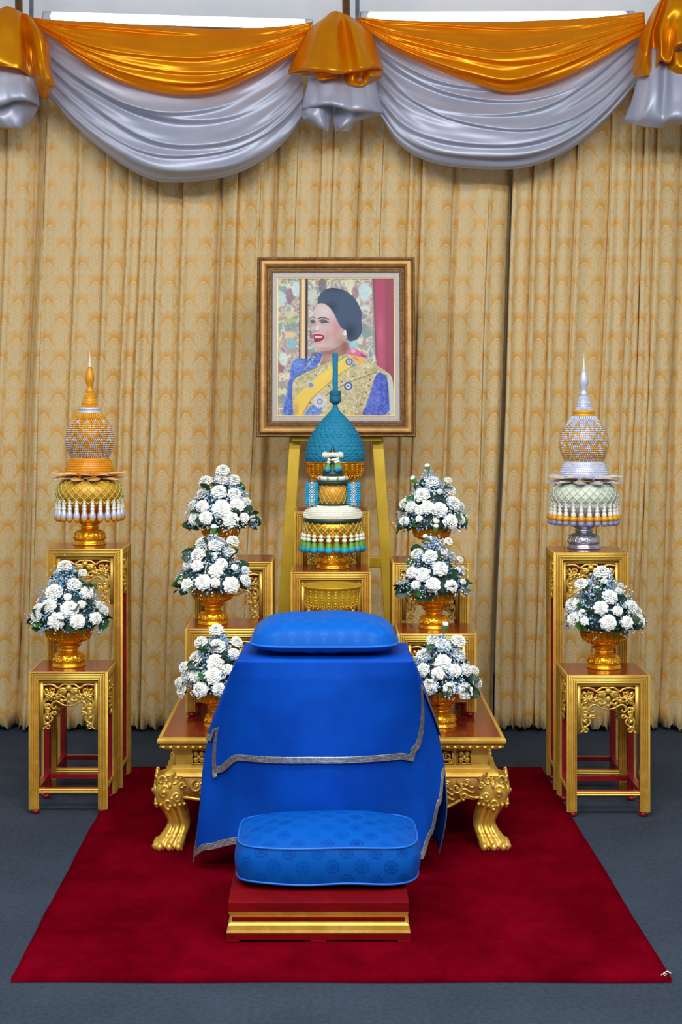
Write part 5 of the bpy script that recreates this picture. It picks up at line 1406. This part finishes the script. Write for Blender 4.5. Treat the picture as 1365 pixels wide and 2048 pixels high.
def bud_ornament(x, y, z, label, kind, bm):
    """units: photo pixels at its depth -> metres"""
    s = 5.88/FP
    t = empty('bud_ornament', (x, y, z), 0, label, 'ornament', 'tiered lotus bud ornaments on the tall stands')
    A, B = (M_YSTUD, M_WSTUD) if kind == 'gold' else (M_WSTUD, M_YSTUD)
    A2 = M_OSTUD if kind == 'gold' else M_WSTUD
    def L(name, prof, mat, n=48, fn=None, caps=True):
        mb = MB(); mb.lathe([(r*s, h*s) for r, h in prof], n, fn=fn, caps=caps); return mb.build(name, mat, t)
    for nme, me in bm:
        if nme in ('foot', 'embossed_dome', 'stem'): link(nme, me, t, sc=(47*s, 47*s, 52*s))
    L('skirt_bowl', [(20,50),(34,58),(50,70),(60,86),(62,100),(60,118),(50,128),(10,130)], M_BOWL if kind == 'gold' else M_WSTUD, 60)
    # netted garland skirt
    mb = MB(); net(mb, 52*s, 128*s, 64*s, 86*s, 26, 6, 0.0015, 0.0030, fn=lambda f: (54.5+13*min(1, f*2)**0.6)*s); tag(mb.build('netting', M_NETG if kind == 'gold' else M_NETW, t), kind='stuff')
    L('garland_band', [(20,131),(52,129),(61,121),(65,106),(64,95),(58,92)], M_YSTUD if kind == 'gold' else M_NETW, 60)
    tm = TAS[kind]; n = 26
    for k in range(n):
        a = 2*pi*(k+0.5)/n; link('tassel', tm, t, (65*s*cos(a), 65*s*sin(a), 92*s), (0, 0, a), (46*s*1.0, 46*s*1.0, 45*s))
    # two rings of flat lotus petals
    pm = MB()
    out = [(30, 0), (50, 13), (64, 10), (77, 0), (64, -10), (50, -13)]
    for zz, sc_, mi in ((0, 1.0, 0), (1.6, 0.78, 1)):
        pm.mi = mi; vs = [((30+(a-30)*sc_)*s if True else 0, b*sc_*s, zz*s + (a-30)*0.05*s) for a, b in out]; vs2 = [(p[0], p[1], p[2]+2.6*s) for p in vs]
        pm.add(vs+vs2, [tuple(reversed(range(6))), tuple(range(6, 12))] + [(i, (i+1) % 6, 6+(i+1) % 6, 6+i) for i in range(6)])
    pme = pm.mesh('lotus_petal', [M_CREAMY if kind == 'gold' else M_WSTUD, A2 if kind == 'gold' else M_CREAMY], False)
    for lay, (zz, off, tl) in enumerate(((134, 0, 0.07), (139, 0.5, -0.02))):
        for k in range(10): a = 2*pi*(k+off)/10; link('lotus_petal', pme, t, (0, 0, zz*s), Euler((0.10*(-1)**k, tl, a)).to_matrix().to_euler())
    # upper drum, woven
    pr = [(50,140),(48,150),(44,162),(39,171)]
    L('drum', [(30,138)]+pr+[(38,174),(20,175)], A2, 60)
    mb = MB(); studs(mb, [(r*s, h*s) for r, h in pr], 8, 0, 1.75*s, lambda f, a: 0); tag(mb.build('drum_studs', [A2 if kind == 'gold' else M_WSTUD], t), kind='stuff')
    # bud
    bp = [(36,174),(41,182),(46,194),(48,206),(47.5,216),(45,228),(40,240),(33,250),(27,258),(23,263)]
    L('bud', [(r-1.2, h) for r, h in bp], A, 60)
    NZ = 12
    def colr(f, a):
        w = abs(((a*NZ/(2*pi)) % 1)*2-1)            # 0..1 zigzag
        if f > 0.80: return 0
        if f > 0.60: return 1 if f < 0.60+0.24*w and f > 0.50+0.24*w else 0
        if f > 0.30: return 1 if ((f*5.2 - w*0.95) % 1) < 0.55 else 0
        return 1 if (int(f*27) + int(a*40)) % 3 else 0
    mb = MB(); studs(mb, [(r*s, h*s) for r, h in bp], 27, 0, 1.95*s, colr); tag(mb.build('bud_studs', [A, B], t), kind='stuff')
    L('collar', [(20,262),(24,263),(24,265.5),(21,267),(21,269),(22.5,270),(22.5,273),(18,275)], B, 48)
    cp = [(17,274),(14,284),(10.5,295),(8,303)]
    L('cone', cp, A, 40); mb = MB(); studs(mb, [(r*s, h*s) for r, h in cp], 11, 0, 1.5*s, lambda f, a: 0); tag(mb.build('cone_studs', [A], t), kind='stuff')
    L('finial', [(6,302),(8,305),(8,309),(5.5,313),(5.5,316),(7.5,323),(9.3,331),(8,341),(5.5,352),(3.4,356)], A2 if kind == 'gold' else M_WSTUD, 8)
    mb = MB()
    for k in range(12): mb.ball((0, 0, (356+k*2.8)*s), (3.4-k*0.25)*s, 8, 5)
    mb.build('tip_beads', M_JASMINE, t)
    return t
TAS = {k: tassel_mesh(k) for k in ('centre', 'gold', 'silver')}
bud_ornament((180-VX)*5.90/FP, 5.895, 0.933, 'golden tiered lotus bud ornament with tassels on the left tall stand', 'gold', BM)
bud_ornament((1169-VX)*5.86/FP, 5.865, 0.921, 'silver tiered lotus bud ornament with tassels on the right tall stand', 'silver', BMS)

# blue dome on its bowl, tallest stand
s = 5.98*K_/FP; cx = (671-VX)*s
footed_bowl(cx, 5.985*K_, kz(1.065), 0.112, 'golden footed bowl under the blue dome on the tallest stand', hs=0.96)
zb = EYE - (916-VY)*s - kz(1.065)
BD = empty('blue_dome_ornament', (cx, 5.985*K_, kz(1.065) + zb - 0.006), 0, 'sky blue crepe dome with tall thin spire in front of the portrait', 'ornament')
pr = [(57,-3),(59,4),(58.5,14),(55.5,30),(51,43),(45,53),(36,66),(25.5,79),(14,91),(7,100),(4,110)]
R = [Vector((r*s, z*s, 0)) for r, z in pr]; P = []; NR = 190; rows = 21
rr_ = random.Random(2)
nz = [[rr_.uniform(-1, 1) for _ in range(150)] for _ in range(NR+1)]
for i in range(NR+1):
    f = i/NR; q = cr(R, f); row = []
    for j in range(150):
        a = 2*pi*j/150; saw = (f*rows) % 1
        d = (0.0018*(1-saw) + 0.0016*nz[i][j] + 0.0010*sin(a*26+int(f*rows)*2.1))*min(1, q.x/0.03)
        row.append(((q.x+d)*cos(a), (q.x+d)*sin(a), q.y + 0.0006*nz[i][(j*7) % 150]))
    P.append(row)
mb = MB(); mb.grid(P, True); mb.build('crepe_dome', M_SKY, BD)
def fuzz(name, prof, mat, z0, amp, n=40):
    R = [Vector((r*s, z*s, 0)) for r, z in prof]; P = []
    for i in range(61):
        q = cr(R, i/60); P.append([((q.x+rr_.uniform(0, amp))*cos(2*pi*j/n), (q.x+rr_.uniform(0, amp))*sin(2*pi*j/n), z0*s+q.y) for j in range(n)])
    mb = MB(); mb.grid(P, True); return mb.build(name, mat, BD)
fuzz('knot', [(3,0),(6,4),(10.5,8),(11,14),(9.5,18),(10.5,23),(10,29),(5,31)], M_TEAL, 108, 0.0022)
fuzz('spire', [(4.5,0),(4.8,20),(4.6,40),(4.8,60),(4.9,73),(3,75),(0.1,75.5)], M_SKY, 138, 0.0018)

# garland tower in the centre
s = 5.72*K_/FP; cx = (666-VX)*s
GT = empty('garland_tower', (cx, 5.725*K_, kz(0.859)), 0, 'tiered jasmine garland tower with green and blue tassels in the centre', 'ornament')
def L(name, prof, mat, n=64, fn=None, parent=GT, **k):
    mb = MB(); mb.lathe([(r*s, h*s) for r, h in prof], n, fn=fn); return mb.build(name, mat, parent, **k)
for nme, me in BM:
    if nme in ('foot', 'embossed_dome', 'stem'): link(nme, me, GT, sc=(48*s, 48*s, 54*s))
L('skirt_bowl', [(20,40),(36,48),(50,60),(55,78),(55,96),(20,98)], M_BOWL)
L('green_band', [(40,93),(57,93),(58.5,96),(58,101),(40,102)], M_DKGREEN)
L('jasmine_cushion', [(30,100),(58,101),(59,105),(57,112),(50,119),(42,124),(20,125)], M_JASMINE, 90)
mb = MB()
for i in range(9):
    q = cr([Vector((59*s,103*s,0)),Vector((58.6*s,108*s,0)),Vector((55*s,115*s,0)),Vector((47*s,121*s,0)),Vector((36*s,125*s,0))], i/8)
    n = int(2*pi*q.x/0.0048)
    for k in range(n): a = 2*pi*k/n; mb.ball((q.x*cos(a), q.x*sin(a), q.y), (0.0027, 0.0027, 0.0034), 5, 3)
tag(mb.build('jasmine_buds', M_JASMINE, GT), kind='stuff')
mb = MB(); net(mb, 57*s, 92*s, 60*s, 66*s, 24, 4, 0.0012, 0.0026); tag(mb.build('netting', M_NETG, GT), kind='stuff')
for k in range(24):
    a = 2*pi*(k+0.5)/24; r_ = rr_.uniform(0.95, 1.05); link('tassel', TAS['centre'], GT, (60*s*cos(a), 60*s*sin(a), 71*s), (0, 0, a), (37*s, 37*s, 37*s*r_))
# second tier: drum with net, green bands and blue pleated side garlands
L('green_band', [(20,124),(32,124),(35,127),(33,130),(20,130)], M_DKGREEN)
L('drum', [(20,129),(29,130),(29,168),(20,169)], M_OSTUD)
mb = MB(); net(mb, 30*s, 130*s, 30*s, 168*s, 16, 4, 0.0010, 0.0022); tag(mb.build('netting', M_NETG, GT), kind='stuff')
L('green_band', [(20,167),(33,168),(35,172),(33,175),(20,176)], M_DKGREEN)
L('jasmine_ring', [(20,175),(28,175),(31,178),(31,182),(27,184),(15,184)], M_JASMINE, 64, fn=lambda r, z, a: r*(1+0.02*sin(a*40)))
mb = MB()
for k in range(10): a = 2*pi*(k+.5)/10-pi/2; mb.tube([(31.5*s*cos(a)+0.004*cos(t)*sin(a), 31.5*s*sin(a)-0.004*cos(t)*cos(a), 180*s+0.004*sin(t)) for t in [i*pi/5 for i in range(11)]], 0.0012, 4, (cos(a), sin(a), 0))
mb.build('ring_knots', M_TGREEN, GT)
cone = []
L('leaf_cone', [(23,184),(21,190),(16,204),(10,220),(5,234),(1.5,244),(0.3,247)], M_DKGREEN, 40, fn=lambda r, z, a: r*(1+0.03*sin((z/s)*1.6)))
P = [(17*s*cos(a), 17*s*sin(a)-0.004, (226+1.5*sin(a*3))*s) for a in [k*2*pi/40 for k in range(41)]]
mb = MB(); mb.tube(P, 0.0075, 10, (0, 0, 1)); mb.build('jasmine_garland', M_JASMINE, GT)
mb = MB()
for k in range(40):
    for j in range(6):
        q = P[k]; b = j*pi/3+k*0.5; a = k*2*pi/40; mb.ball((q[0]+0.0075*cos(b)*cos(a), q[1]+0.0075*cos(b)*sin(a), q[2]+0.0075*sin(b)), 0.0026, 5, 3)
tag(mb.build('garland_buds', M_JASMINE, GT), kind='stuff')
mb = MB(); mb.ball((2*s, -18.5*s, 217*s), (7*s, 4*s, 3*s), 8, 5); mb.build('jasmine_tie', M_JASMINE, GT)
for k, (dx, dzz) in enumerate(((-7, 0), (5, 0.5), (9, 2))):
    link('tassel', TAS['centre'], GT, ((dx)*s, (-20 - 0.8*k)*s, (220+dzz)*s), (0, 0.16*(-1 if dx < 0 else 1)*-1, 0), (29*s, 29*s, 27*s))
for sx in (-1, 1):
    P = []
    for i in range(61):
        z = 126 + (172-126)*i/60; row = []
        for j in range(13):
            u = j/12*2-1; row.append(((sx*(41.5) + u*12.5 + 0.8*sin(i*0.9))*s, (-17 - 5*(1-u*u) + 1.6*sin(i*1.1))*s, z*s))
        P.append(row)
    mb = MB(); mb.grid(P)
    P2 = [[(p[0], p[1]+14*s, p[2]) for p in r] for r in P]; mb.grid(P2)
    for side in (0, 12): mb.grid([[r[side] for r in P], [r[side] for r in P2]])
    mb.grid([P[0], P2[0]]); mb.grid([P[-1], P2[-1]])
    o = mb.build('pleated_side_garland', M_TBLUE, GT)
    mb = MB()
    for k in range(5):
        z = (130+k*9.2)*s; x = sx*41.5*s
        for q in (-1, 1): mb.tube([(x-5*s*q, -23.5*s, z-4*s), (x, -24.2*s, z), (x+5*s*q, -23.5*s, z+4*s)], 0.0011, 4, (0, 1, 0))
        mb.ball((x, -24.2*s, z+4.6*s), 2.2*s, 6, 4)
        for q in (-1, 1): mb.ball((x+q*5*s, -23.6*s, z), 1.5*s, 5, 4)
    mb.build('knotted_cord', M_JASMINE, o)
